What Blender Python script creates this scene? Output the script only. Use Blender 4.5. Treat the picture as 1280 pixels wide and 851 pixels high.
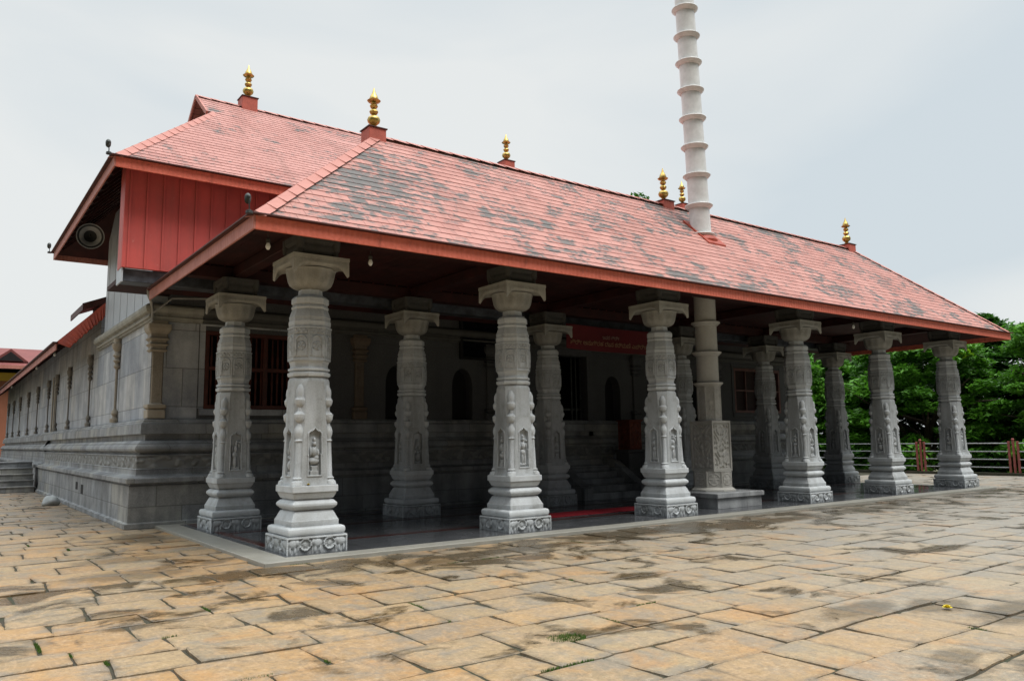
import bpy, math, random
import numpy as np
from mathutils import Vector, Matrix, noise as mnoise
random.seed(7)
R = math.radians
for o in list(bpy.data.objects): bpy.data.objects.remove(o)
scene = bpy.context.scene
C = scene.collection

# ------------------------------------------------------------------ camera
cam_d = bpy.data.cameras.new('camera'); cam = bpy.data.objects.new('camera', cam_d); C.objects.link(cam)
yaw, pit, rol = R(36.2852), R(7.2254), R(-0.8046)
F = Vector((math.sin(yaw)*math.cos(pit), math.cos(yaw)*math.cos(pit), math.sin(pit)))
Rt = Vector((math.cos(yaw), -math.sin(yaw), 0)); U = Rt.cross(F)
R2 = Rt*math.cos(rol)+U*math.sin(rol); U2 = U*math.cos(rol)-Rt*math.sin(rol)
M = Matrix((R2, U2, -F)).transposed().to_4x4(); M.translation = Vector((0, 0, 1.65))
cam.matrix_world = M
cam_d.sensor_width = 36; cam_d.lens = 981.82/1280*36
cam_d.clip_start = .1; cam_d.clip_end = 3000
scene.camera = cam

# ------------------------------------------------------------------ world, sun, exposure
SUN_EL, SUN_AZ = R(64), R(165)            # azimuth from +Y clockwise: the light comes from in front of the porch
world = bpy.data.worlds.new('World'); scene.world = world; world.use_nodes = True
nt = world.node_tree; nt.nodes.clear()
def N(nt, t, **k):
    n = nt.nodes.new(t)
    for a, v in k.items(): setattr(n, a, v)
    return n
def sock(nt, inp, v):
    if isinstance(v, bpy.types.NodeSocket): nt.links.new(v, inp)
    elif v is not None: inp.default_value = v
w_out = N(nt, 'ShaderNodeOutputWorld')
sky = N(nt, 'ShaderNodeTexSky', sky_type='NISHITA', sun_disc=False, sun_elevation=SUN_EL, sun_rotation=SUN_AZ, air_density=1.2, dust_density=3.0)
bg1 = N(nt, 'ShaderNodeBackground'); nt.links.new(sky.outputs[0], bg1.inputs[0]); bg1.inputs[1].default_value = .1
tc = N(nt, 'ShaderNodeTexCoord')
mp = N(nt, 'ShaderNodeMapping'); mp.inputs['Scale'].default_value = (1.0, 1.0, 2.6); nt.links.new(tc.outputs['Generated'], mp.inputs[0])
cn = N(nt, 'ShaderNodeTexNoise'); cn.inputs['Scale'].default_value = 1.55; cn.inputs['Detail'].default_value = 5; cn.inputs['Roughness'].default_value = .42; cn.inputs['Distortion'].default_value = .5
nt.links.new(mp.outputs[0], cn.inputs['Vector'])
cr = N(nt, 'ShaderNodeValToRGB'); nt.links.new(cn.outputs[0], cr.inputs[0])
cr.color_ramp.elements[0].position = .38; cr.color_ramp.elements[0].color = (.555, .615, .65, 1)
cr.color_ramp.elements[1].position = .60; cr.color_ramp.elements[1].color = (.70, .72, .715, 1)
sep = N(nt, 'ShaderNodeSeparateXYZ'); nt.links.new(tc.outputs['Generated'], sep.inputs[0])
mr = N(nt, 'ShaderNodeMapRange'); nt.links.new(sep.outputs[2], mr.inputs[0])
mr.inputs[1].default_value = .56; mr.inputs[2].default_value = .95; mr.inputs[3].default_value = 1.03; mr.inputs[4].default_value = 4.2
# added: unseen low sky behind the camera dimmed to darken the porch interior
dt = N(nt, 'ShaderNodeVectorMath', operation='DOT_PRODUCT'); nt.links.new(tc.outputs['Generated'], dt.inputs[0]); dt.inputs[1].default_value = (-.32, -.947, 0)
m1 = N(nt, 'ShaderNodeMapRange', interpolation_type='SMOOTHSTEP'); nt.links.new(dt.outputs[1], m1.inputs[0]); m1.inputs[1].default_value = .0; m1.inputs[2].default_value = .6
m2 = N(nt, 'ShaderNodeMapRange', interpolation_type='SMOOTHSTEP'); nt.links.new(sep.outputs[2], m2.inputs[0]); m2.inputs[1].default_value = .55; m2.inputs[2].default_value = .85; m2.inputs[3].default_value = 1.0; m2.inputs[4].default_value = 0.0
m3 = N(nt, 'ShaderNodeMath', operation='MULTIPLY'); nt.links.new(m1.outputs[0], m3.inputs[0]); nt.links.new(m2.outputs[0], m3.inputs[1])
m4 = N(nt, 'ShaderNodeMath', operation='MULTIPLY_ADD'); nt.links.new(m3.outputs[0], m4.inputs[0]); m4.inputs[1].default_value = -.92; m4.inputs[2].default_value = 1.0
m5 = N(nt, 'ShaderNodeMath', operation='MULTIPLY'); nt.links.new(mr.outputs[0], m5.inputs[0]); nt.links.new(m4.outputs[0], m5.inputs[1])
bg2 = N(nt, 'ShaderNodeBackground'); nt.links.new(cr.outputs[0], bg2.inputs[0]); nt.links.new(m5.outputs[0], bg2.inputs[1])
mx = N(nt, 'ShaderNodeMixShader'); mx.inputs[0].default_value = .93
nt.links.new(bg1.outputs[0], mx.inputs[1]); nt.links.new(bg2.outputs[0], mx.inputs[2]); nt.links.new(mx.outputs[0], w_out.inputs[0])

sd = bpy.data.lights.new('sun', 'SUN'); sd.energy = 2.1; sd.angle = R(28); sd.color = (1, .96, .9)
sun = bpy.data.objects.new('sun', sd); C.objects.link(sun)
sdir = Vector((math.sin(SUN_AZ)*math.cos(SUN_EL), math.cos(SUN_AZ)*math.cos(SUN_EL), math.sin(SUN_EL)))
sun.rotation_euler = sdir.to_track_quat('Z', 'Y').to_euler(); sun.location = (0, -10, 30)
vs = scene.view_settings
vs.view_transform = 'Standard'; vs.look = 'None'; vs.exposure = 0.22; vs.gamma = 1; vs.use_curve_mapping = False
scene.render.engine = 'CYCLES'
scene.cycles.max_bounces = 6; scene.cycles.diffuse_bounces = 1; scene.cycles.glossy_bounces = 3

# ------------------------------------------------------------------ material helpers
class NB:
    """small node-building helper"""
    def __init__(s, name):
        s.m = bpy.data.materials.new(name); s.m.use_nodes = True; s.t = s.m.node_tree
        s.b = s.t.nodes['Principled BSDF']; s.out = s.t.nodes['Material Output']
        s.pos = N(s.t, 'ShaderNodeNewGeometry').outputs['Position']
    def noise(s, scale=1, detail=3, rough=.5, vec=None, dist=0, out=0):
        n = N(s.t, 'ShaderNodeTexNoise'); n.inputs['Scale'].default_value = scale; n.inputs['Detail'].default_value = detail
        n.inputs['Roughness'].default_value = rough; n.inputs['Distortion'].default_value = dist
        s.t.links.new(vec or s.pos, n.inputs['Vector']); return n.outputs[out]
    def vor(s, scale=1, vec=None, feat='F1', out='Distance'):
        n = N(s.t, 'ShaderNodeTexVoronoi', feature=feat); n.inputs['Scale'].default_value = scale
        s.t.links.new(vec or s.pos, n.inputs['Vector']); return n.outputs[out]
    def map(s, vec=None, scale=(1, 1, 1), loc=(0, 0, 0), rot=(0, 0, 0)):
        n = N(s.t, 'ShaderNodeMapping'); n.inputs['Scale'].default_value = scale; n.inputs['Location'].default_value = loc; n.inputs['Rotation'].default_value = rot
        s.t.links.new(vec or s.pos, n.inputs[0]); return n.outputs[0]
    def ramp(s, v, pts):
        n = N(s.t, 'ShaderNodeValToRGB'); s.t.links.new(v, n.inputs[0]); e = n.color_ramp.elements
        while len(e) < len(pts): e.new(.5)
        for i, (p, c) in enumerate(pts):
            e[i].position = p; e[i].color = (c, c, c, 1) if isinstance(c, (int, float)) else (*c, 1)
        return n.outputs[0]
    def mix(s, f, a, b, mode='MIX'):
        n = N(s.t, 'ShaderNodeMix', data_type='RGBA', blend_type=mode)
        c4 = lambda c: (*c, 1) if isinstance(c, tuple) and len(c) == 3 else c
        sock(s.t, n.inputs[0], f); sock(s.t, n.inputs[6], c4(a)); sock(s.t, n.inputs[7], c4(b)); return n.outputs[2]
    def math(s, op, a, b=None, c=None, clamp=False):
        n = N(s.t, 'ShaderNodeMath', operation=op, use_clamp=clamp)
        sock(s.t, n.inputs[0], a)
        if b is not None: sock(s.t, n.inputs[1], b)
        if c is not None: sock(s.t, n.inputs[2], c)
        return n.outputs[0]
    def vmath(s, op, a, b=None):
        n = N(s.t, 'ShaderNodeVectorMath', operation=op); sock(s.t, n.inputs[0], a)
        if b is not None: sock(s.t, n.inputs[1], b)
        return n.outputs[1 if op in ('LENGTH', 'DISTANCE', 'DOT_PRODUCT') else 0]
    def sepx(s, v=None):
        n = N(s.t, 'ShaderNodeSeparateXYZ'); s.t.links.new(v or s.pos, n.inputs[0]); return n.outputs
    def comb(s, x, y, z=0.0):
        n = N(s.t, 'ShaderNodeCombineXYZ'); sock(s.t, n.inputs[0], x); sock(s.t, n.inputs[1], y); sock(s.t, n.inputs[2], z); return n.outputs[0]
    def uv(s): return N(s.t, 'ShaderNodeUVMap').outputs[0]
    def attr(s, name, out=0): return N(s.t, 'ShaderNodeAttribute', attribute_name=name).outputs[out]
    def col(s, v): sock(s.t, s.b.inputs['Base Color'], (*v, 1) if isinstance(v, tuple) else v); return s
    def rough(s, v): sock(s.t, s.b.inputs['Roughness'], v); return s
    def spec(s, v): s.b.inputs['Specular IOR Level'].default_value = v; return s
    def metal(s, v): s.b.inputs['Metallic'].default_value = v; return s
    def bump(s, h, strength=.4, dist=.01):
        n = N(s.t, 'ShaderNodeBump'); n.inputs['Strength'].default_value = strength; n.inputs['Distance'].default_value = dist
        s.t.links.new(h, n.inputs['Height']); s.t.links.new(n.outputs[0], s.b.inputs['Normal']); return s

def streaks(b, sc=3.0):
    """vertical rain streaks as a 0..1 mask"""
    return b.ramp(b.noise(sc, 4, .6, b.map(scale=(1, 1, .14))), [(.42, 0.0), (.68, 1.0)])

def stone(name, c1, c2, dirt, dirt_amt=.5, bump=.5, fine=55, rough=.72):
    b = NB(name)
    base = b.mix(b.ramp(b.noise(1.7, 5, .6), [(.35, 0.0), (.65, 1.0)]), c1, c2)
    base = b.mix(b.math('MULTIPLY', streaks(b), dirt_amt), base, dirt)
    sp = b.noise(fine, 3, .7)
    base = b.mix(.22, base, b.ramp(sp, [(.3, (.10, .105, .11)), (.55, c2), (.8, (.66, .67, .66))]))
    blot = b.ramp(b.noise(5.5, 5, .65), [(.53, 0.0), (.72, 1.0)])
    base = b.mix(b.math('MULTIPLY', blot, dirt_amt*.8), base, dirt)
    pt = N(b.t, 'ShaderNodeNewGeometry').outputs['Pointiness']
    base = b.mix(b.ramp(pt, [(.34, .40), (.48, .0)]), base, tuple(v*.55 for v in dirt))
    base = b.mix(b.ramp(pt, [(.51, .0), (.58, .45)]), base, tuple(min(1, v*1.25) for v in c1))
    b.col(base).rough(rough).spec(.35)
    b.bump(b.math('ADD', b.noise(fine*.8, 4, .7), b.math('MULTIPLY', b.noise(9, 4, .6), 1.3)), bump, .006)
    return b.m

def panelled(name, bw, bh, cols, dirt, axis='X', dirt_amt=.6, joint=.012, bump=.4):
    """dressed stone facing, coursed panels, each with its own tint"""
    b = NB(name)
    x, y, z = b.sepx()[0:3]
    u = b.math('ADD', x, y)                       # walls are axis aligned: x+y runs along either of them
    row = b.math('FLOOR', b.math('DIVIDE', z, bh))
    uu = b.math('ADD', b.math('DIVIDE', u, bw), b.math('MULTIPLY', row, .37))
    cellx = b.math('FLOOR', uu)
    wn = N(b.t, 'ShaderNodeTexWhiteNoise', noise_dimensions='2D'); b.t.links.new(b.comb(cellx, row), wn.inputs[0])
    tint = b.ramp(wn.outputs[0], [(i/(len(cols)-1), c) for i, c in enumerate(cols)])
    fu = b.math('FRACT', uu); fz = b.math('FRACT', b.math('DIVIDE', z, bh))
    du = b.math('MULTIPLY', b.math('MINIMUM', fu, b.math('SUBTRACT', 1.0, fu)), bw)
    dz = b.math('MULTIPLY', b.math('MINIMUM', fz, b.math('SUBTRACT', 1.0, fz)), bh)
    dj = b.math('MINIMUM', du, dz)
    jm = b.ramp(b.math('DIVIDE', dj, joint), [(.25, 1.0), (1.0, 0.0)])
    base = b.mix(b.math('MULTIPLY', b.ramp(b.noise(1.1, 6, .65), [(.4, 0.0), (.66, 1.0)]), dirt_amt), tint, dirt)
    base = b.mix(b.math('MULTIPLY', streaks(b, 2.2), dirt_amt*.8), base, dirt)
    base = b.mix(.18, base, b.ramp(b.noise(48, 3, .7), [(.3, (.1, .1, .11)), (.75, (.6, .6, .6))]))
    base = b.mix(b.math('MULTIPLY', jm, .7), base, (.08, .08, .075))
    b.col(base).rough(.68).spec(.35)
    b.bump(b.math('SUBTRACT', b.math('MULTIPLY', b.noise(30, 4, .65), .6), jm), bump, .008)
    return b.m

def simple(name, c, rough=.6, var=.25, scale=6, bump=.2, metal=0, spec=.4, c2=None):
    b = NB(name)
    d = c2 or tuple(v*(1-var) for v in c)
    b.col(b.mix(b.ramp(b.noise(scale, 4, .6), [(.35, 0.0), (.65, 1.0)]), c, d)).rough(rough).metal(metal).spec(spec)
    if bump: b.bump(b.noise(scale*6, 3, .6), bump, .004)
    return b.m

MAT = {}
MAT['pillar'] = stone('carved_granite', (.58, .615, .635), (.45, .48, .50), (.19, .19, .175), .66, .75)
MAT['bracket_shade'] = stone('eave_shaded_granite', (.075, .075, .07), (.05, .05, .048), (.025, .025, .022), .5, .5)  # bracket granite, with the shade under the eave put into its colour
MAT['captop'] = stone('brownish_grey_granite', (.36, .355, .32), (.27, .27, .25), (.12, .11, .085), .6, .6)  # darker, browner granite for the capitals
MAT['cornice_in'] = stone('porch_shaded_cornice', (.10, .10, .09), (.075, .075, .07), (.03, .03, .028), .6, .5)  # darker copy of the cornice stone, porch shade painted into the colour
MAT['pole_stone'] = stone('pale_carved_stone', (.52, .51, .47), (.43, .42, .39), (.20, .185, .15), .5, .6)
MAT['plinth'] = panelled('plinth_granite', 1.35, .42, [(.32, .345, .365), (.40, .415, .42), (.35, .37, .385), (.43, .42, .37)], (.075, .082, .088), dirt_amt=.78)
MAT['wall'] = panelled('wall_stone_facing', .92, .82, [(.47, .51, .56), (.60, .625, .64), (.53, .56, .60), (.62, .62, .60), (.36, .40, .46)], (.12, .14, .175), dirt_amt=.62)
MAT['inner'] = panelled('shaded_porch_wall_stone', 1.1, .82, [(.034, .038, .042), (.052, .055, .055), (.042, .046, .05)], (.014, .016, .018), dirt_amt=.6)  # very dark tints carry the dimness of the porch interior
MAT['cornice'] = stone('weathered_cornice', (.30, .30, .26), (.38, .37, .33), (.11, .105, .085), .75, .5)
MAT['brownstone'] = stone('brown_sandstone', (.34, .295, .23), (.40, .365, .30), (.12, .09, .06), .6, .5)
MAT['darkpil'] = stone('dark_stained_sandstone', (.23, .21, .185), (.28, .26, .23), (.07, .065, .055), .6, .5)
MAT['brown_in'] = stone('porch_shaded_sandstone', (.13, .095, .065), (.16, .13, .10), (.05, .04, .03), .6, .5)  # shaded copy of the brown sandstone, porch gloom painted in
MAT['cladding'] = simple('pale_blue_wall_paint', (.50, .55, .61), .5, .12, 2, .1)
_rp = NB('weathered_red_panel_paint')
_c = _rp.mix(_rp.ramp(_rp.noise(1.2, 4, .6), [(.35, 0.0), (.7, 1.0)]), (.60, .098, .085), (.46, .085, .075))
_c = _rp.mix(_rp.math('MULTIPLY', _rp.ramp(_rp.noise(5, 4, .65, _rp.map(scale=(1, 1, .10))), [(.48, 0.0), (.70, 1.0)]), .45), _c, (.34, .09, .075))
_c = _rp.mix(_rp.ramp(_rp.noise(9, 5, .75), [(.62, 0.0), (.74, .6)]), _c, (.60, .24, .20))
_rp.col(_c).rough(.55); _rp.bump(_rp.noise(6, 4, .6), .3, .01); MAT['redpanel'] = _rp.m
MAT['gutter'] = simple('blue_grey_gutter_metal', (.10, .115, .14), .4, .4, 5, .15, c2=(.045, .05, .06))
MAT['wood'] = simple('dark_red_timber', (.045, .008, .006), .7, .5, 3, .4)
MAT['window_wood'] = simple('red_brown_window_timber', (.085, .017, .009), .5, .4, 5, .3)
MAT['shutter'] = simple('dark_brown_shutter', (.030, .012, .010), .7, .3, 5, .2)
MAT['window_pale'] = simple('dusty_pink_window_frame', (.20, .10, .085), .6, .3, 5, .2)
MAT['black'] = simple('unlit_interior', (.012, .012, .013), .8, .3, 3, 0)
MAT['gold'] = simple('gilded_brass', (.58, .41, .13), .34, .35, 9, .12, metal=1)
MAT['finialblock'] = simple('red_finial_block', (.50, .12, .085), .6, .2, 6, .2)
MAT['edge'] = simple('dark_rusty_roof_edge', (.085, .025, .02), .6, .4, 8, .2)
MAT['pole_metal'] = simple('pale_silvered_pole', (.74, .745, .74), .38, .1, 5, .1, metal=0, c2=(.62, .62, .61))
MAT['rust'] = simple('orange_red_sheet', (.42, .060, .025), .55, .35, 3, .3, c2=(.30, .05, .03))
MAT['horn'] = simple('grey_loudspeaker_metal', (.42, .43, .44), .4, .3, 6, .1)
MAT['throat'] = simple('dark_horn_throat', (.035, .037, .04), .5, .3, 6, 0)  # darker colour for the inside of the horn
MAT['hood'] = simple('dark_bronze', (.07, .075, .07), .4, .4, 9, .2, metal=.7)
MAT['bulb'] = simple('unlit_glass_bulb', (.75, .75, .72), .15, .05, 6, 0)
MAT['bulbcap'] = simple('bulb_socket', (.06, .055, .05), .5, .3, 6, 0)
MAT['fence_red'] = simple('faded_red_fence_paint', (.30, .085, .07), .6, .35, 14, .2)
MAT['fence_rail'] = simple('galvanised_fence_rail', (.36, .37, .38), .4, .3, 10, .1, metal=.4)
MAT['carpet'] = simple('red_carpet', (.34, .010, .022), .95, .25, 20, .4)
MAT['banner'] = simple('dark_red_banner', (.13, .004, .008), .6, .15, 2, .05)
MAT['letters'] = simple('banner_lettering', (.32, .22, .18), .6, .1, 2, 0)
MAT['letters2'] = simple('banner_lettering_yellow', (.36, .22, .12), .6, .1, 2, 0)
MAT['yellow'] = simple('yellow_petals', (.80, .62, .03), .6, .1, 30, 0)
MAT['boulder'] = stone('pale_boulder', (.42, .44, .44), (.36, .38, .38), (.2, .2, .18), .3, .8)
MAT['screen'] = simple('dark_glass', (.008, .009, .013), .08, .2, 2, 0)
MAT['orangewood'] = simple('orange_brown_carved_wood', (.20, .045, .02), .5, .5, 9, .3)
MAT['pipe'] = simple('grey_plastic_pipe', (.38, .38, .36), .5, .2, 9, 0)
MAT['farwall'] = simple('orange_plaster', (.34, .13, .075), .8, .15, 1, .1)
MAT['yellowband'] = simple('yellow_painted_band', (.62, .38, .05), .7, .15, 1, .1)
MAT['farroof'] = simple('dull_red_far_roof', (.20, .055, .05), .7, .2, 1, .1)

def fascia_mat(name, c1, c2):
    b = NB(name)
    x, y, z = b.sepx()[0:3]
    u = b.math('ADD', x, y)
    wv = b.math('SINE', b.math('MULTIPLY', u, 70.0))
    cell = b.vor(16, b.comb(u, z, 0.0))
    w = b.ramp(b.noise(3.0, 5, .65), [(.38, 0.0), (.68, 1.0)])
    base = b.mix(w, c1, c2)
    base = b.mix(b.ramp(b.noise(7, 5, .7, b.map(scale=(1, 1, .3))), [(.58, 0.0), (.75, .55)]), base, (.20, .06, .045))
    b.col(base).rough(.62).spec(.3)
    b.bump(b.math('ADD', b.math('MULTIPLY', wv, .5), cell), .55, .012)
    return b.m
MAT['fascia'] = fascia_mat('orange_red_fascia', (.70, .175, .115), (.60, .14, .09))
MAT['fascia_side'] = fascia_mat('faded_pink_fascia', (.52, .22, .18), (.42, .16, .13))

def tile_mat(name, c1, c2, patch_lo, patch_hi, grey=(.085, .090, .088), low=0.0):
    """painted shingles: one uv unit = one tile; paint has come off in patches"""
    b = NB(name); uv = b.uv(); sx = b.sepx(uv)
    row = b.math('FLOOR', sx[1])
    uu = b.math('ADD', sx[0], b.math('MULTIPLY', b.math('FRACT', b.math('MULTIPLY', row, .5)), 1.0))
    wn = N(b.t, 'ShaderNodeTexWhiteNoise', noise_dimensions='2D'); b.t.links.new(b.comb(b.math('FLOOR', uu), row), wn.inputs[0])
    rnd = wn.outputs[0]
    base = b.mix(rnd, c1, c2)
    base = b.mix(b.ramp(b.noise(.9, 4, .6), [(.35, 0.0), (.7, .45)]), base, tuple(min(1, v*1.15+.06) for v in c1))
    # paint worn off: large patches, broken up tile by tile, ragged edges
    big = b.math('ADD', b.math('MULTIPLY', b.noise(.55, 3, .55, b.map(scale=(.8, 1, 1), loc=(2.0, 0, 0))), .55), b.math('MULTIPLY', b.noise(1.7, 3, .6, b.map(scale=(.8, 1, 1), loc=(5.0, 2, 0))), .45))
    wob = b.noise(4.2, 5, .72, b.map(scale=(.75, 1.3, 1.3)))
    v = b.math('ADD', b.math('ADD', big, b.math('MULTIPLY', b.math('SUBTRACT', rnd, .5), .10)), b.math('MULTIPLY', b.math('SUBTRACT', wob, .5), .80))
    soot = b.ramp(b.noise(2.6, 4, .65, b.map(scale=(1.4, .28, .28))), [(.52, 0.0), (.72, .5)])
    base = b.mix(soot, base, (.24, .13, .11))
    fine = b.noise(11, 4, .75, b.map(scale=(.7, 1.4, 1.4)))
    v = b.math('ADD', v, b.math('MULTIPLY', b.math('SUBTRACT', fine, .5), .50))
    if low: v = b.math('ADD', v, b.math('MULTIPLY', b.ramp(b.math('DIVIDE', sx[1], 10.0), [(.05, 1.0), (.75, 0.0)]), low))
    pm = b.ramp(v, [(patch_lo, 0.0), (patch_hi, 1.0)])
    g = b.mix(b.noise(5, 4, .7), grey, tuple(v*1.75 for v in grey))
    base = b.mix(b.math('MULTIPLY', pm, .93), base, g)
    fu = b.math('FRACT', uu); fv = b.math('FRACT', sx[1])
    ju = b.ramp(b.math('MINIMUM', fu, b.math('SUBTRACT', 1.0, fu)), [(.0, 1.0), (.035, 0.0)])
    lip = b.ramp(fv, [(.0, 1.0), (.07, 0.0)])
    jt = b.math('MAXIMUM', b.math('MULTIPLY', ju, .55), b.math('MULTIPLY', lip, b.ramp(b.noise(5, 4, .75), [(.42, .02), (.72, .62)])))
    base = b.mix(jt, base, (.17, .055, .05))
    b.col(base).rough(.7).spec(.25)
    b.bump(b.math('SUBTRACT', b.math('ADD', b.math('MULTIPLY', rnd, .8), b.math('MULTIPLY', b.noise(25, 3, .6), .5)), jt), .5, .012)
    return b.m
MAT['tiles'] = tile_mat('worn_red_shingles', (.46, .222, .188), (.38, .168, .142), .512, .60)
MAT['tiles_clean'] = tile_mat('pink_red_shingles', (.46, .225, .195), (.395, .182, .158), .625, .70, low=.10)

# paving
def paving_mat():
    b = NB('sandstone_paving')
    tint = b.attr('tint'); margin = b.attr('tint', 3)
    n1 = b.noise(2.3, 6, .65, b.map(scale=(1, 1, 1)), dist=.8)
    base = b.mix(b.ramp(n1, [(.38, 0.0), (.66, .42)]), tint, (.23, .20, .165))
    veins = b.ramp(b.noise(1.4, 5, .6, b.map(scale=(2.2, .8, 1), rot=(0, 0, .5)), dist=1.4), [(.47, 0.0), (.5, .5), (.53, 0.0)])
    base = b.mix(veins, base, (.50, .33, .19))
    base = b.mix(.36, base, b.ramp(b.noise(30, 5, .8), [(.3, (.10, .08, .055)), (.55, (.34, .24, .14)), (.75, (.50, .39, .26))]))
    mg = b.math('MULTIPLY', b.math('POWER', margin, 2.0), b.ramp(b.noise(3.1, 5, .7), [(.40, 0.0), (.62, 1.0)]))
    base = b.mix(b.math('MULTIPLY', mg, .75), base, (.095, .078, .055))
    blot = b.ramp(b.noise(1.9, 6, .7, b.map(loc=(7, 3, 1)), dist=.4), [(.50, 0.0), (.60, .55)])
    base = b.mix(blot, base, (.185, .17, .145))
    rusty = b.ramp(b.noise(1.3, 5, .65, b.map(loc=(1, 9, 4)), dist=.5), [(.53, 0.0), (.66, .55)])
    base = b.mix(rusty, base, (.40, .205, .065))
    grit = b.noise(13, 6, .82, b.map(loc=(3, 3, 8)))
    base = b.mix(b.ramp(grit, [(.50, .0), (.66, .55)]), base, (.13, .105, .075))
    base = b.mix(b.ramp(grit, [(.30, .45), (.44, .0)]), base, (.55, .45, .32))
    pits = b.ramp(b.vor(17), [(.06, .7), (.16, .0)])
    base = b.mix(b.math('MULTIPLY', pits, b.ramp(b.noise(2.0, 3, .6, b.map(loc=(4, 1, 1))), [(.48, 0.0), (.60, 1.0)])), base, (.07, .055, .04))
    # grime, concentrated in the damp strip along the porch
    x, y, z = b.sepx()[0:3]
    band = b.ramp(b.math('DIVIDE', b.math('SUBTRACT', 10.75, y), 3.2), [(.0, 1.0), (.22, .62), (1.0, 0.0)])
    band = b.math('MULTIPLY', band, b.ramp(b.math('DIVIDE', b.math('ADD', y, 30.0), 60.0), [(.676, 1.0), (.68, 0.0)]))
    dn = b.noise(1.05, 5, .62, dist=.6)
    wet = b.ramp(b.math('ADD', dn, b.math('MULTIPLY', band, .17)), [(.555, 0.0), (.64, 1.0)])
    far = b.ramp(b.math('DIVIDE', x, 34.0), [(.12, 0.0), (.42, 1.0)])
    base = b.mix(b.math('MULTIPLY', far, .38), base, (.27, .265, .24))
    # stains with a place of their own
    wob = b.math('MULTIPLY', b.math('SUBTRACT', b.noise(4.2, 5, .65), .5), .95)
    stain = None
    for (sx, sy, rx, ry, k) in STAINS:
        v = b.vmath('MULTIPLY', b.vmath('SUBTRACT', b.pos, (sx, sy, 0)), (1/rx, 1/ry, 0))
        d = b.math('ADD', b.vmath('LENGTH', v), wob)
        mk = b.math('MULTIPLY', b.ramp(d, [(.62, 1.0), (1.02, 0.0)]), k)
        stain = mk if stain is None else b.math('MAXIMUM', stain, mk)
    wet = b.math('MAXIMUM', wet, stain)
    wcol = b.mix(.5, b.mix(1.0, base, (.34, .29, .22), 'MULTIPLY'), (.050, .040, .022))
    base2 = b.mix(b.math('MULTIPLY', wet, .86), base, wcol)
    b.col(base2)
    b.rough(b.math('SUBTRACT', .62, b.math('MULTIPLY', wet, .38))).spec(.4)
    b.bump(b.math('ADD', b.noise(7, 5, .65), b.math('MULTIPLY', b.noise(45, 3, .6), .35)), .9, .018)
    return b.m
STAINS = [(1.56, 8.14, .30, .17, .8), (2.75, 8.98, .20, .15, .8), (7.0, 7.0, .45, .26, 1.0), (6.15, 6.05, .16, .14, .5), (6.25, 3.0, .34, .18, .6),
          (12.0, 5.8, .8, .25, 1.0), (7.0, 9.9, 1.9, .38, .95), (9.8, 10.2, 1.5, .5, 1.0), (3.1, 15.5, .55, 1.0, .7), (13.0, 9.8, 2.6, .45, .85),
          (7.2, 4.3, .7, .28, .6), (8.3, 3.3, .8, .4, .7), (2.2, 11.3, .9, .5, .5), (5.6, 9.6, .6, .25, .7), (8.0, 3.95, .45, .35, .6), (2.3, 12.8, .8, .4, .45), (17.5, 9.9, 2.0, .4, .7)]
MAT['paving'] = paving_mat()
MAT['joint'] = simple('mossy_joint_soil', (.050, .040, .028), .9, .3, 3, .6, c2=(.030, .034, .016))
def terrain_mat():
    b = NB('rough_hillside'); b.col(b.mix(b.noise(.4, 5, .7), (.06, .075, .03), (.11, .09, .05))).rough(.95); b.bump(b.noise(3, 5, .7), .6, .1); return b.m
MAT['terrain'] = terrain_mat()
def floor_mat():
    b = NB('polished_wet_floor')
    x, y, z = b.sepx()[0:3]
    n = b.noise(2.0, 5, .6)
    base = b.mix(n, (.045, .049, .055), (.10, .104, .112))
    f = lambda v, p: b.math('MULTIPLY', b.math('ABSOLUTE', b.math('SUBTRACT', b.math('FRACT', b.math('DIVIDE', v, p)), .5)), p)
    jm = b.ramp(b.math('MINIMUM', f(x, .99), f(y, .97)), [(.004, 1.0), (.010, 0.0)])
    base = b.mix(jm, base, (.03, .03, .03))
    b.col(base).rough(b.math('ADD', .08, b.math('MULTIPLY', b.ramp(b.noise(1.3, 4, .6), [(.4, 0.0), (.7, 1.0)]), .25))).spec(.5)
    return b.m
MAT['floor'] = floor_mat()
MAT['floor_red'] = simple('red_floor_band', (.075, .02, .014), .2, .3, 5, 0)
MAT['floor_edge'] = stone('grey_buff_edging', (.30, .29, .25), (.25, .25, .235), (.11, .10, .07), .5, .3, rough=.38)

def frieze_mat():
    b = NB('carved_plinth_frieze')
    x, y, z = b.sepx()[0:3]; u = b.math('ADD', x, y)
    v1 = b.vor(7.5, b.comb(u, b.math('MULTIPLY', z, 1.3)), 'SMOOTH_F1')
    wv = b.math('SINE', b.math('ADD', b.math('MULTIPLY', u, 11.0), b.math('MULTIPLY', b.math('SINE', b.math('MULTIPLY', z, 16.0)), 1.6)))
    h = b.math('ADD', b.ramp(v1, [(.15, 1.0), (.5, 0.0)]), b.math('MULTIPLY', wv, .4))
    base = b.mix(b.noise(1.7, 5, .6), (.20, .21, .21), (.28, .28, .26))
    base = b.mix(b.math('MULTIPLY', b.ramp(h, [(.2, 1.0), (.5, 0.0)]), .45), base, (.09, .09, .09))
    b.col(base).rough(.7); b.bump(h, 1.0, .03); return b.m
MAT['frieze'] = frieze_mat()

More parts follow.
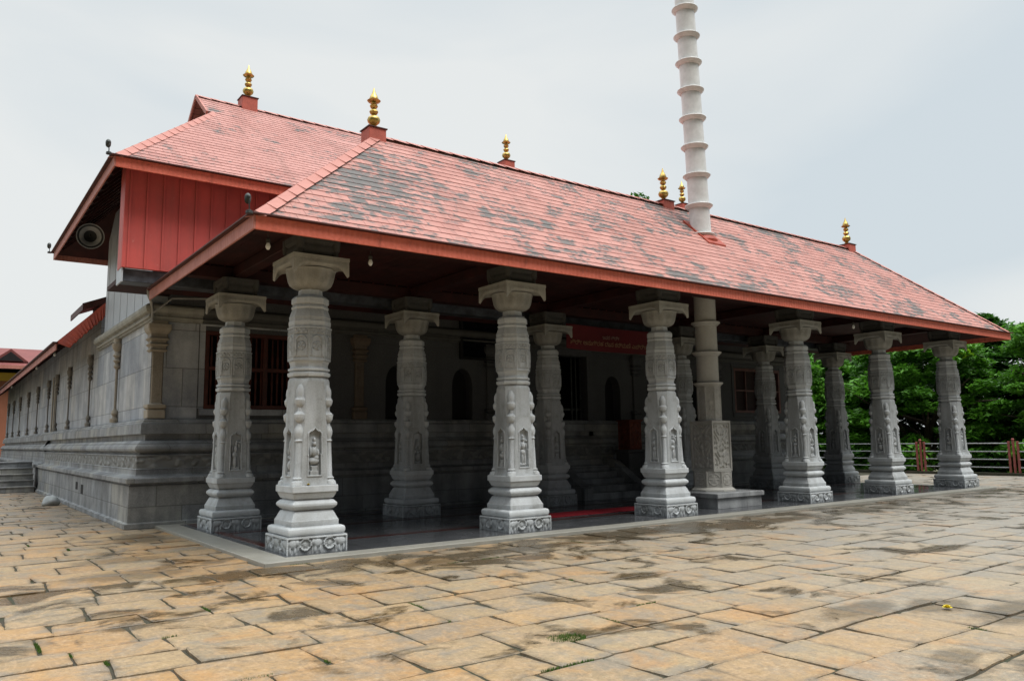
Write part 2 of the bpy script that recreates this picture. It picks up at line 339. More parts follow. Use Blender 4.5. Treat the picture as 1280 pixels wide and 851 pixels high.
def leaf_mat(name, dark, light, bright):
    b = NB(name); r = b.attr('rnd', 2)
    c = b.ramp(r, [(0.0, dark), (.55, light), (.93, light), (1.0, bright)])
    b.col(c).rough(.5).spec(.3)
    tr = N(b.t, 'ShaderNodeBsdfTranslucent'); b.t.links.new(c, tr.inputs[0])
    ms = N(b.t, 'ShaderNodeMixShader'); ms.inputs[0].default_value = .3
    b.t.links.new(b.b.outputs[0], ms.inputs[1]); b.t.links.new(tr.outputs[0], ms.inputs[2]); b.t.links.new(ms.outputs[0], b.out.inputs[0])
    return b.m
MAT['leaf1'] = leaf_mat('broad_green_leaves', (.020, .075, .012), (.095, .27, .022), (.36, .56, .03))
MAT['leaf2'] = leaf_mat('fresh_green_leaves', (.030, .105, .014), (.115, .31, .028), (.38, .58, .04))
MAT['leaf3'] = leaf_mat('dark_green_leaves', (.014, .055, .010), (.055, .165, .020), (.10, .20, .03))
MAT['bark'] = simple('tree_bark', (.09, .07, .05), .9, .4, 6, .8)
MAT['grass'] = leaf_mat('grass_blades', (.045, .085, .018), (.075, .15, .022), (.14, .24, .04))

# ------------------------------------------------------------------ object helpers
class MB:
    def __init__(s): s.v = []; s.f = []; s.mi = []; s.uv = None; s.smooth = False
    def add(s, vs_, fs_, mi=0):
        k = len(s.v); s.v += [tuple(map(float, v)) for v in vs_]; s.f += [tuple(i+k for i in f) for f in fs_]; s.mi += [mi]*len(fs_)
    def box(s, x0, x1, y0, y1, z0, z1, b=0, mi=0):
        if b <= 0:
            s.add([(x, y, z) for z in (z0, z1) for y in (y0, y1) for x in (x0, x1)],
                  [(0, 2, 3, 1), (4, 5, 7, 6), (0, 1, 5, 4), (2, 6, 7, 3), (0, 4, 6, 2), (1, 3, 7, 5)], mi); return
        rings = [(z0, b), (z0+b, 0), (z1-b, 0), (z1, b)]
        s.loft([[(x0+i+0*b, y0+i+c) for c in ()] or sq(x0+i, x1-i, y0+i, y1-i, b) for z, i in rings], [z for z, i in rings], mi)
    def loft(s, secs, zs, mi=0, cap=True):
        """secs: list of 2-D outlines, all the same length; zs: heights"""
        n = len(secs[0]); vs_ = []; fs_ = []
        for sec, z in zip(secs, zs): vs_ += [(x, y, z) for x, y in sec]
        for i in range(len(secs)-1):
            for j in range(n):
                a = i*n+j; b_ = i*n+(j+1) % n; fs_.append((a, b_, b_+n, a+n))
        if cap: fs_.append(tuple(range(n-1, -1, -1))); fs_.append(tuple(range((len(secs)-1)*n, len(secs)*n)))
        s.add(vs_, fs_, mi)
    def lathe(s, cx, cy, prof, n=16, mi=0, rot=0, lean=(0, 0)):
        z0 = prof[0][1]
        s.loft([[(cx+lean[0]*(z-z0)+r*math.cos(rot+2*math.pi*k/n), cy+lean[1]*(z-z0)+r*math.sin(rot+2*math.pi*k/n)) for k in range(n)] for r, z in prof], [z for r, z in prof], mi)
    def bar(s, a, b_, w, h=None, mi=0, n=4, up=Vector((0, 0, 1))):
        """straight bar of rectangular (n=4) or round section"""
        a = Vector(a); b_ = Vector(b_); h = h or w; d = (b_-a).normalized()
        if abs(d.dot(up)) > .95: up = Vector((1, 0, 0))
        r = d.cross(up).normalized(); u = r.cross(d)
        if n == 4: offs = [(-w/2, -h/2), (w/2, -h/2), (w/2, h/2), (-w/2, h/2)]
        else: offs = [(w/2*math.cos(2*math.pi*k/n), h/2*math.sin(2*math.pi*k/n)) for k in range(n)]
        vs_ = [p+r*x+u*y for p in (a, b_) for x, y in offs]
        s.add(vs_, [(i, (i+1) % n, (i+1) % n+n, i+n) for i in range(n)]+[tuple(range(n-1, -1, -1)), tuple(range(n, 2*n))], mi)
    def tube(s, pts, rs, n=8, mi=0):
        pts = [Vector(p) for p in pts]; vs_ = []; fs_ = []
        for i, p in enumerate(pts):
            d = (pts[min(i+1, len(pts)-1)]-pts[max(i-1, 0)]).normalized()
            up = Vector((0, 0, 1)) if abs(d.z) < .9 else Vector((1, 0, 0))
            r = d.cross(up).normalized(); u = r.cross(d)
            vs_ += [p+(r*math.cos(2*math.pi*k/n)+u*math.sin(2*math.pi*k/n))*rs[i] for k in range(n)]
        for i in range(len(pts)-1):
            for j in range(n): fs_.append((i*n+j, i*n+(j+1) % n, (i+1)*n+(j+1) % n, (i+1)*n+j))
        fs_ += [tuple(range(n-1, -1, -1)), tuple(range((len(pts)-1)*n, len(pts)*n))]
        s.add(vs_, fs_, mi)
    def grid(s, fn, nu, nv, mi=0):
        """fn(i/nu, j/nv) -> point"""
        vs_ = [fn(i/nu, j/nv) for j in range(nv+1) for i in range(nu+1)]
        s.add(vs_, [(j*(nu+1)+i, j*(nu+1)+i+1, (j+1)*(nu+1)+i+1, (j+1)*(nu+1)+i) for j in range(nv) for i in range(nu)], mi)
    def build(s, name, mat, parent=None, smooth=None):
        me = bpy.data.meshes.new(name); me.from_pydata(s.v, [], s.f)
        for m in (mat if isinstance(mat, list) else [mat]): me.materials.append(m)
        if any(s.mi): me.polygons.foreach_set('material_index', s.mi)
        if s.uv: 
            l = me.uv_layers.new(name='UVMap'); l.data.foreach_set('uv', [c for p in s.uv for c in p])
        import bmesh
        bm = bmesh.new(); bm.from_mesh(me)
        if not s.uv: bmesh.ops.recalc_face_normals(bm, faces=bm.faces)
        bm.to_mesh(me); bm.free()
        if smooth is not None:
            me.polygons.foreach_set('use_smooth', [True]*len(me.polygons)); me.set_sharp_from_angle(angle=R(smooth))
        o = bpy.data.objects.new(name, me); C.objects.link(o)
        if parent: o.parent = parent
        return o
def sq(x0, x1, y0, y1, c):
    return [(x0+c, y0), (x1-c, y0), (x1, y0+c), (x1, y1-c), (x1-c, y1), (x0+c, y1), (x0, y1-c), (x0, y0+c)]
def sqh(h, c): return sq(-h, h, -h, h, min(c, h*.98))
def empty(name, loc=(0, 0, 0)):
    o = bpy.data.objects.new(name, None); C.objects.link(o); o.location = loc; o.empty_display_size = .2; return o
def tag(o, label=None, cat=None, group=None, kind=None):
    if label: o['label'] = label
    if cat: o['category'] = cat
    if group: o['group'] = group
    if kind: o['kind'] = kind
    return o
def kids(o): return [c for c in bpy.data.objects if c.parent == o]
def copy_tree(o, parent=None):
    c = o.copy(); C.objects.link(c); c.parent = parent
    for ch in kids(o): copy_tree(ch, c)
    return c

# ------------------------------------------------------------------ ground
g = MB()
def ter(u, v):
    # dense near the terrace, stretched to the horizon
    s_ = lambda t: (abs(t)**3)*(1 if t > 0 else -1)*1500+t*60
    x, y = s_(u*2-1)+10, s_(v*2-1)+15
    dx = max(x-35.2, 0); dy = max(y-62, 0); dl = max(-20-x, 0); df = max(-14-y, 0)
    d = max(dx, dy, dl, df)
    return (x, y, -.06-min(d*.5, 5)*(1 if d > 0 else 0)-min(max(d-10, 0)*.06, 20))
g.grid(ter, 130, 130)
tag(g.build('ground', MAT['terrain']), kind='structure')
g = MB(); g.box(-20, 34.6, -14, 62, -.5, -.018); tag(g.build('joint_bed', MAT['joint']), kind='structure')

JOINTS = []
def paving():
    rnd = random.Random(3); V = []; Fc = []; T = []
    def tintf(x, y):
        n = mnoise.noise(Vector((x*.16, y*.16, 3)))*1.0+mnoise.noise(Vector((x*.5, y*.5, 9)))*.5
        warm = .60 - max(0, (x-5.5))*.055 - max(0, y-11)*.035 + n*.34 + rnd.uniform(-.30, .30)
        if x < 7.5: warm += .10
        warm = min(max(warm, 0), 1)
        A = Vector((.215, .225, .22)); B = Vector((.365, .27, .145)); Cc = Vector((.46, .255, .085))
        c = A.lerp(B, warm/.5) if warm < .5 else B.lerp(Cc, (warm-.5)/.5)
        return c*rnd.uniform(.68, 1.0)
    y = -8.0
    rows = []
    while y < 48:
        h = rnd.uniform(.50, .70); rows.append((y, y+h)); y += h
    for ri, (y0, y1) in enumerate(rows):
        x = -16+rnd.uniform(0, .8)
        ph0, ph1 = ri, ri+1
        def yy(k, xx, yb): return yb+.085*mnoise.noise(Vector((xx*.35, k*7.7, 0)))+.012*mnoise.noise(Vector((xx*2.6, k*5.1, 4)))
        while x < 33.9:
            w = rnd.uniform(.46, 1.0); x2 = x+w
            if x2 > 33.9: x2 = 33.95
            if y0 > 18 and x > 3.6: break
            if x > 5 and x < 24 and y0 > 12.4: x = x2; continue
            g_ = rnd.uniform(.013, .034)
            sl0, sl1 = rnd.uniform(-.05, .05), rnd.uniform(-.05, .05)
            near = (x < 16 and y0 < 17)
            ns = 7 if near else 3
            P = []
            xa = lambda t, e: (x+sl0*(t-.5)+g_/2) if e == 0 else (x2+sl1*(t-.5)-g_/2)
            # jittered outline
            def J(px, py, a=.013):
                return (px+a*mnoise.noise(Vector((px*9, py*9, 1))), py+a*mnoise.noise(Vector((px*9, py*9, 5))))
            for i in range(ns): t = i/ns; px = xa(0, 0)*(1-t)+xa(0, 1)*t; P.append(J(px, yy(ph0, px, y0)+g_/2))
            for i in range(ns): t = i/ns; P.append(J(xa(t, 1), (yy(ph0, x2, y0)+g_/2)*(1-t)+(yy(ph1, x2, y1)-g_/2)*t))
            for i in range(ns): t = i/ns; px = xa(1, 1)*(1-t)+xa(1, 0)*t; P.append(J(px, yy(ph1, px, y1)-g_/2))
            for i in range(ns): t = i/ns; P.append(J(xa(1-t, 0), (yy(ph1, x, y1)-g_/2)*(1-t)+(yy(ph0, x, y0)+g_/2)*t))
            cx = sum(p[0] for p in P)/len(P); cy = sum(p[1] for p in P)/len(P)
            # knocked-off corners
            P = [(cx+(px-cx)*(1-.012*(abs(px-cx)/(w/2)*abs(py-cy)/((y1-y0)/2))**6*1.6), cy+(py-cy)*(1-.035*(abs(px-cx)/(w/2)*abs(py-cy)/((y1-y0)/2))**6)) for px, py in P]
            zc = rnd.uniform(-.009, .007); tx, ty = rnd.uniform(-.012, .012), rnd.uniform(-.012, .012)
            z_ = lambda px, py: zc+tx*(px-cx)+ty*(py-cy)
            k = len(V); n = len(P)
            V += [(px, py, -.03) for px, py in P]
            V += [(px, py, z_(px, py)-.007) for px, py in P]
            for ins in (.012, .085):
                V += [(px+(cx-px)*ins/(w/2), py+(cy-py)*ins/.33, z_(px, py)+(.0015 if ins > .02 else 0)) for px, py in P]
            for i in range(n):
                j = (i+1) % n
                Fc.append((k+i, k+j, k+n+j, k+n+i)); Fc.append((k+n+i, k+n+j, k+2*n+j, k+2*n+i)); Fc.append((k+2*n+i, k+2*n+j, k+3*n+j, k+3*n+i))
            Fc.append(tuple(range(k+3*n, k+4*n)))
            c = tintf(cx, cy); T += [(c.x, c.y, c.z, 1)]*(3*n)+[(c.x, c.y, c.z, 0)]*n
            if near and x < 9: JOINTS.append((x, y0, x2, y0, x, y1))
            x = x2
    me = bpy.data.meshes.new('paving'); me.from_pydata(V, [], Fc); me.materials.append(MAT['paving'])
    a = me.color_attributes.new('tint', 'FLOAT_COLOR', 'POINT'); a.data.foreach_set('color', [q for t in T for q in t])
    o = bpy.data.objects.new('paving', me); C.objects.link(o); tag(o, kind='structure')
paving()

# ------------------------------------------------------------------ roofs
COURSE = .140          # plan run of one course
TW = .31
def slope(mb, o, ud, vd, tan, run, lf, rf, course=COURSE, lift=.009):
    """tiled slope: o eave origin, ud/vd plan unit directions, lf(v)/rf(v) bounds of u at plan distance v"""
    o = Vector(o); ud = Vector((*ud, 0)); vd = Vector((*vd, 0)); n = int(math.ceil(run/course)); nrm = (Vector((0, 0, 1))-vd*tan).normalized()
    for i in range(n):
        v0, v1 = i*course, min((i+1)*course, run)
        l0, r0, l1, r1 = lf(v0), rf(v0), lf(v1), rf(v1)
        if r1-l1 < 0: l1 = r1 = (l1+r1)/2
        ns = max(1, int((r0-l0)/1.2))
        def pt(u, v, h): 
            sag = .012*mnoise.noise(Vector((u*.7, v*1.1, o.x)))
            return o+ud*u+vd*v+Vector((0, 0, tan*v))+nrm*(h+sag)
        vs_ = []; 
        for k in range(ns+1):
            t = k/ns; ua, ub = l0+(r0-l0)*t, l1+(r1-l1)*t
            vs_ += [pt(ua, v0, -.004), pt(ua, v0, lift+.004*mnoise.noise(Vector((ua*3, i*1.7, 0)))), pt(ub, v1, 0)]
        fs_ = []; uvs = []
        for k in range(ns):
            a = k*3; b_ = a+3
            t0, t1 = k/ns, (k+1)/ns
            u00, u01, u10, u11 = [x/TW for x in (l0+(r0-l0)*t0, l0+(r0-l0)*t1, l1+(r1-l1)*t0, l1+(r1-l1)*t1)]
            fs_.append((a, b_, b_+1, a+1)); uvs += [(u00, i+.001), (u01, i+.001), (u01, i+.02), (u00, i+.02)]
            fs_.append((a+1, b_+1, b_+2, a+2)); uvs += [(u00, i+.03), (u01, i+.03), (u11, i+.999), (u10, i+.999)]
        mb.add(vs_, fs_); mb.uv += uvs

def hip_roof(parent, x0, x1, y0, y1, ze, zr, hx, gab=None, mat='tiles', fas_h=.185, fas=('fascia', 'fascia_side')):
    """ze = eave top z; hx = plan run of the end slopes; gab = (depth along x of the gablet, half width)"""
    ym = (y0+y1)/2; hy = ym-y0; t1 = (zr-ze)/hy; L = x1-x0; W = y1-y0
    roof = MB(); roof.uv = []
    if gab is None:
        for (o, ud, vd) in (((x0, y0, ze), (1, 0), (0, 1)), ((x1, y1, ze), (-1, 0), (0, -1))):
            slope(roof, o, ud, vd, t1, hy, lambda v: v*hx/hy, lambda v: L-v*hx/hy)
        t2 = (zr-ze)/hx
        for (o, ud, vd) in (((x0, y1, ze), (0, -1), (1, 0)), ((x1, y0, ze), (0, 1), (-1, 0))):
            slope(roof, o, ud, vd, t2, hx, lambda v: v*hy/hx, lambda v: W-v*hy/hx)
    else:
        gx, gy, tipx = gab        # hips climb to (x0+gx, y0+gy); ridge starts at x0+tipx
        k = gx/gy
        lf = lambda v: v*k if v < gy else tipx
        for (o, ud, vd) in (((x0, y0, ze), (1, 0), (0, 1)), ((x1, y1, ze), (-1, 0), (0, -1))):
            slope(roof, o, ud, vd, t1, gy, lambda v: v*k, lambda v: L-v*k)
            o2 = Vector(o)+Vector((*vd, 0))*gy+Vector((0, 0, t1*gy))
            slope(roof, o2, ud, vd, t1, hy-gy, lambda v: tipx, lambda v: L-tipx)
        t2 = t1*gy/gx
        for (o, ud, vd) in (((x0, y1, ze), (0, -1), (1, 0)), ((x1, y0, ze), (0, 1), (-1, 0))):
            slope(roof, o, ud, vd, t2, gx, lambda v: v/k, lambda v: W-v/k)
    ro = roof.build('roof', MAT[mat], parent)
    # ridge and hip caps
    def capline(a, b_, w=.16):
        cap = MB(); a, b_ = Vector(a), Vector(b_); n = max(1, int((b_-a).length/.34)); d = (b_-a)/n
        side = d.normalized().cross(Vector((0, 0, 1))).normalized()
        for i in range(n):
            p, q = a+d*i, a+d*(i+1.06)
            up = Vector((0, 0, 1))
            vs_ = [p-side*w-up*.09+up*.03, p+up*.032, p+side*w-up*.09+up*.03, q-side*w*.93-up*.09+up*.012, q+up*.024, q+side*w*.93-up*.09+up*.012]
            cap.add(vs_, [(0, 3, 4, 1), (1, 4, 5, 2), (0, 1, 2), (3, 5, 4)])
        cap.build('ridge_cap', MAT['cap'], ro)
    if gab is None:
        capline((x0+hx, ym, zr), (x1-hx, ym, zr))
        for cx, sx in ((x0, 1), (x1, -1)):
            for cy, sy in ((y0, 1), (y1, -1)): capline((cx, cy, ze+.02), (cx+sx*hx, cy+sy*hy, zr))
    else:
        capline((x0+tipx, ym, zr), (x1-tipx, ym, zr))
        for cx, sx in ((x0, 1), (x1, -1)):
            for cy, sy in ((y0, 1), (y1, -1)): capline((cx, cy, ze+.02), (cx+sx*gx, cy+sy*gy, ze+t1*gy))
    if gab:
        for cx, sx in ((x0, 1), (x1, -1)):
            zb = ze+t1*gy; xw = cx+sx*(gx+.12); xt = cx+sx*tipx
            gw = MB(); gw.add([(xw, y0+gy, zb-.1), (xw, y1-gy, zb-.1), (xw, ym, zr-.1), (xw+sx*.1, y0+gy, zb-.1), (xw+sx*.1, y1-gy, zb-.1), (xw+sx*.1, ym, zr-.1)], [(0, 1, 2), (3, 5, 4), (0, 3, 4, 1), (1, 4, 5, 2), (2, 5, 3, 0)])
            gw.build('gable_wall', MAT['black'], ro)
            bb = MB()
            for sy, yb in ((1, y0+gy-.1), (-1, y1-gy+.1)):
                bb.bar((xt-sx*.015, yb, zb-.08), (xt-sx*.015, ym, zr-.02), .04, .10, up=Vector((0, 0, 1)))
            bb.build('barge_board', MAT['fascia_side'], ro)
    # underside boards
    und = MB(); e = -.075
    if gab is None: A = [(x0+.05, y0+.05, ze+e), (x1-.05, y0+.05, ze+e), (x1-.05, y1-.05, ze+e), (x0+.05, y1-.05, ze+e), (x0+hx, ym, zr+e-.02), (x1-hx, ym, zr+e-.02)]
    else: A = [(x0+.05, y0+.05, ze+e), (x1-.05, y0+.05, ze+e), (x1-.05, y1-.05, ze+e), (x0+.05, y1-.05, ze+e), (x0+gx+.8, ym, zr+e-.2), (x1-gx-.8, ym, zr+e-.2)]
    und.add(A, [(0, 1, 5, 4), (2, 3, 4, 5), (3, 0, 4), (1, 2, 5)])
    und.build('ceiling_boards', MAT['wood'], ro)
    # fascia: four boards with a thin dark metal edge above
    zb = ze-fas_h-.03
    f = MB(); f.box(x0, x1, y0-.03, y0+.0, zb, ze-.02, .004); f.build('fascia', MAT[fas[0]], ro)
    f = MB(); f.box(x0-.03, x0+.0, y0-.03, y1+.03, zb, ze-.02, .004); f.build('fascia', MAT[fas[1]], ro)
    f = MB(); f.box(x1, x1+.03, y0-.03, y1+.03, zb, ze-.02, .004); f.build('fascia', MAT[fas[0]], ro)
    if gab: f = MB(); f.box(x0, x1, y1, y1+.03, zb, ze-.02, .004); f.build('fascia', MAT[fas[1]], ro)
    f = MB(); w = .10
    f.box(x0-w, x1+w, y0-w, y0+.05, ze-.02, ze+.004, .003)
    if gab: f.box(x0-w, x1+w, y1-.05, y1+w, ze-.02, ze+.004, .003)
    f.box(x0-w, x0+.05, y0+.05, y1-.05, ze-.02, ze+.004, .003); f.box(x1-.05, x1+w, y0+.05, y1-.05, ze-.02, ze+.004, .003)
    f.build('drip_edge', MAT['edge'], ro)
    return ro
MAT['cap'] = tile_mat('ridge_cap_paint', (.56, .18, .14), (.50, .14, .11), .75, .8)
_cap = NB('ridge_cap_clay'); _cap.col(_cap.mix(_cap.noise(2.4, 5, .7), (.51, .225, .185), (.40, .15, .12))).rough(.7); _cap.bump(_cap.noise(20, 3), .4, .01)
MAT['cap'] = _cap.m

hall = empty('pillared_hall', (15.04, 13.5, 0))
tag(hall, 'grey granite pillared porch hall under a worn red shingle hipped roof with peeling patches', 'temple hall')
shrine = empty('temple_building', (15.04, 20.5, 0))
tag(shrine, 'long grey stone temple building behind the porch with moulded plinth and taller pinkish red roof', 'temple')
def P(o, parent):      # keep world placement under a moved empty
    o.parent = parent; o.matrix_parent_inverse = Matrix.Translation(-parent.location); return o
class Sub:             # stand-in so that helpers can parent with the offset kept
    pass
_build = MB.build
def build2(s, name, mat, parent=None, smooth=None):
    o = _build(s, name, mat, None, smooth)
    if parent is not None:
        o.parent = parent
        if parent.type == 'EMPTY' and parent.parent is None: o.matrix_parent_inverse = Matrix.Translation(-parent.location)
    return o
MB.build = build2

X0r, X1r, Y0r, Y1r = 3.33, 26.75, 10.37, 16.67
hr = hip_roof(hall, X0r, X1r, Y0r, Y1r, 4.735, 7.63, 3.32)
ur = hip_roof(shrine, 2.39, 27.69, 15.5, 24.46, 6.95, 10.42, 3.3, gab=(2.61, 3.5, 2.46), mat='tiles_clean', fas=('fascia', 'fascia_side'))

# rafters, each its own piece
def rafters(ro, x0, x1, y0, y1, ze, zr, hx, step=.62, only_left=False):
    ym = (y0+y1)/2; hy = ym-y0; t1 = (zr-ze)/hy; t2 = (zr-ze)/hx; d = .15
    def rf(a, b_):
        m = MB(); m.bar(a, b_, .06, .10); m.build('rafter', MAT['wood'], ro)
    y = y0+.35
    while y < y1-.3:
        run = min(y-y0, y1-y, hy)*hx/hy
        rf((x0+.08, y, ze-d+t2*.08), (x0+run, y, ze-d+t2*run)); y += step*.8
    if only_left: return
    x = x0+.4
    while x < x1-.3:
        run = min((x-x0), (x1-x), hx)*hy/hx
        rf((x, y0+.08, ze-d+t1*.08), (x, y0+run, ze-d+t1*run)); x += step
rafters(hr, X0r, X1r, Y0r, Y1r, 4.735, 7.63, 3.32)
rafters(ur, 2.39, 27.69, 15.5, 24.46, 6.95, 10.42, 3.3, .7, True)

# finials
def finial(parent, x, y, z, s=1.0):
    b = MB(); h = .20*s
    b.box(x-h, x+h, y-h, y+h, z-.45, z+.16, .01); b.box(x-h-.02, x+h+.02, y-h-.02, y+h+.02, z+.16, z+.18, mi=1)
    o = b.build('finial', [MAT['finialblock'], MAT['edge']], parent)
    m = MB(); prof = [(.135, 0), (.13, .02), (.07, .05), (.05, .08), (.07, .10), (.125, .15), (.14, .20), (.12, .25), (.06, .295), (.045, .31), (.075, .33), (.095, .37), (.075, .41), (.045, .43), (.045, .44), (.07, .455), (.088, .49), (.07, .525), (.045, .54), (.05, .555), (.12, .575), (.145, .60), (.10, .615), (.10, .64), (.075, .70), (.035, .77), (.010, .86), (.001, .88)]
    m.lathe(x, y, [(r*s, z+.18+zz*s*1.08) for r, zz in prof], 20)
    m.build('finial_spire', MAT['gold'], o, 40)
    return o
finial(hall, 6.62, 13.52, 7.56, .92); finial(hall, 14.85, 13.52, 7.52, .95); finial(hall, 23.35, 13.52, 7.55, .95)
finial(shrine, 6.14, 19.98, 10.48); finial(shrine, 14.54, 19.98, 10.48); finial(shrine, 23.0, 19.98, 10.48)

# cobra-hood ornaments on the eave corners
def hood(parent, x, y, z, s=1.0):
    m = MB(); m.tube([(x, y, z-.05), (x, y, z+.05), (x-.01, y-.02, z+.10), (x, y-.01, z+.15)], [.014*s, .012*s, .016*s, .012*s], 8)
    m.lathe(x, y, [(.05, z-.05), (.045, z-.01), (.02, z)], 10)
    vs_ = []; nr = 7; na = 14      # spread hood, slightly dished
    for i in range(nr+1):
        t = i/nr
        for k in range(na): a = 2*math.pi*k/na; vs_.append((x-.01+.062*s*t*math.cos(a), y+.02+.05*t*t-.04, z+.18+.085*s*t*math.sin(a)-(.03 if math.sin(a) < 0 else 0)*t))
    fs_ = [(i*na+k, i*na+(k+1) % na, (i+1)*na+(k+1) % na, (i+1)*na+k) for i in range(nr) for k in range(na)]
    m.add(vs_, fs_); m.add([(a, b_+.02, c) for a, b_, c in vs_], [f[::-1] for f in fs_])
    m.build('hood_ornament', MAT['hood'], parent, 50)
hood(ur, 2.26, 15.42, 6.97, .75); hood(ur, 2.26, 24.5, 6.97, .8); hood(hr, 3.22, 10.28, 4.75, .7)

# ------------------------------------------------------------------ pillars
PX = [4.66, 8.605, 12.55, 17.53, 21.475, 25.42]; PY = [11.70, 15.55]
FL = .05
def ell(u, z, cu, cz, ru, rz): 
    d = ((u-cu)/ru)**2+((z-cz)/rz)**2
    return math.sqrt(max(0, 1-d))
def fig_stand(u, z):
    """carved standing figure, u in -.12...12, z 0...6"""
    h = max(ell(u, z, 0, .47, .028, .036), .8*ell(u, z, 0, .52, .02, .045), ell(u, z, 0, .36, .048, .075), ell(u, z, 0, .24, .055, .06),
            .9*ell(u, z, -.022, .14, .026, .13), .9*ell(u, z, .024, .14, .026, .13), .7*ell(u, z, -.065, .34, .018, .075), .7*ell(u, z, .068, .36, .018, .06), .6*ell(u, z, .075, .45, .02, .03), .6*ell(u, z, 0, .03, .085, .03))
    return h
def fig_sit(u, z):
    h = max(ell(u, z, 0, .45, .034, .042), .8*ell(u, z, 0, .51, .024, .04), ell(u, z, 0, .33, .055, .085), ell(u, z, 0, .19, .088, .055), .8*ell(u, z, -.06, .33, .02, .08), .8*ell(u, z, .06, .31, .025, .06), .9*ell(u, z, .03, .24, .05, .04),
            .6*(1 if abs(u) < .05 and .05 < z < .12 else 0), .7*(1 if abs(u) < .07 and z < .045 else 0))
    return h
def fig_lady(u, z):
    return max(ell(u, z, .012, .46, .028, .038), .8*ell(u, z, .02, .505, .03, .02), ell(u, z, 0, .365, .040, .07), ell(u, z, -.018, .26, .058, .055),
            ell(u, z, -.012, .13, .040, .13), .8*ell(u, z, -.066, .36, .016, .08), .8*ell(u, z, .062, .42, .018, .06), .7*ell(u, z, .075, .49, .026, .026), .6*(1 if abs(u) < .08 and z < .03 else 0), .5*ell(u, z, .055, .12, .014, .12))
def fig_pot(u, z):
    return max(ell(u, z, 0, .13, .075, .085), .8*ell(u, z, 0, .235, .035, .03), .8*ell(u, z, 0, .42, .045, .10), .8*ell(u, z, -.048, .34, .028, .07), .8*ell(u, z, .048, .34, .028, .07), .7*ell(u, z, -.06, .25, .03, .035), .7*ell(u, z, .06, .25, .03, .035), .6*(1 if abs(u) < .07 and z < .035 else 0))
def niche(u, z, fig):
    """recessed arched panel with a figure: returns outward offset"""
    z0, z1, w = 1.12, 1.80, .095
    zz = z-z0
    if zz < -.02 or zz > .80: return 0
    # cusped, pointed top
    top = .60+(1-abs(u)/w)*.09+(.02 if abs(u) > w*.55 else 0)
    inside = abs(u) < w and 0 < zz < top
    fr = abs(u) < w+.02 and -.02 < zz < top+.025
    if inside: return -.050+.062*fig(u, zz-.02)
    if fr: return .012
    return 0
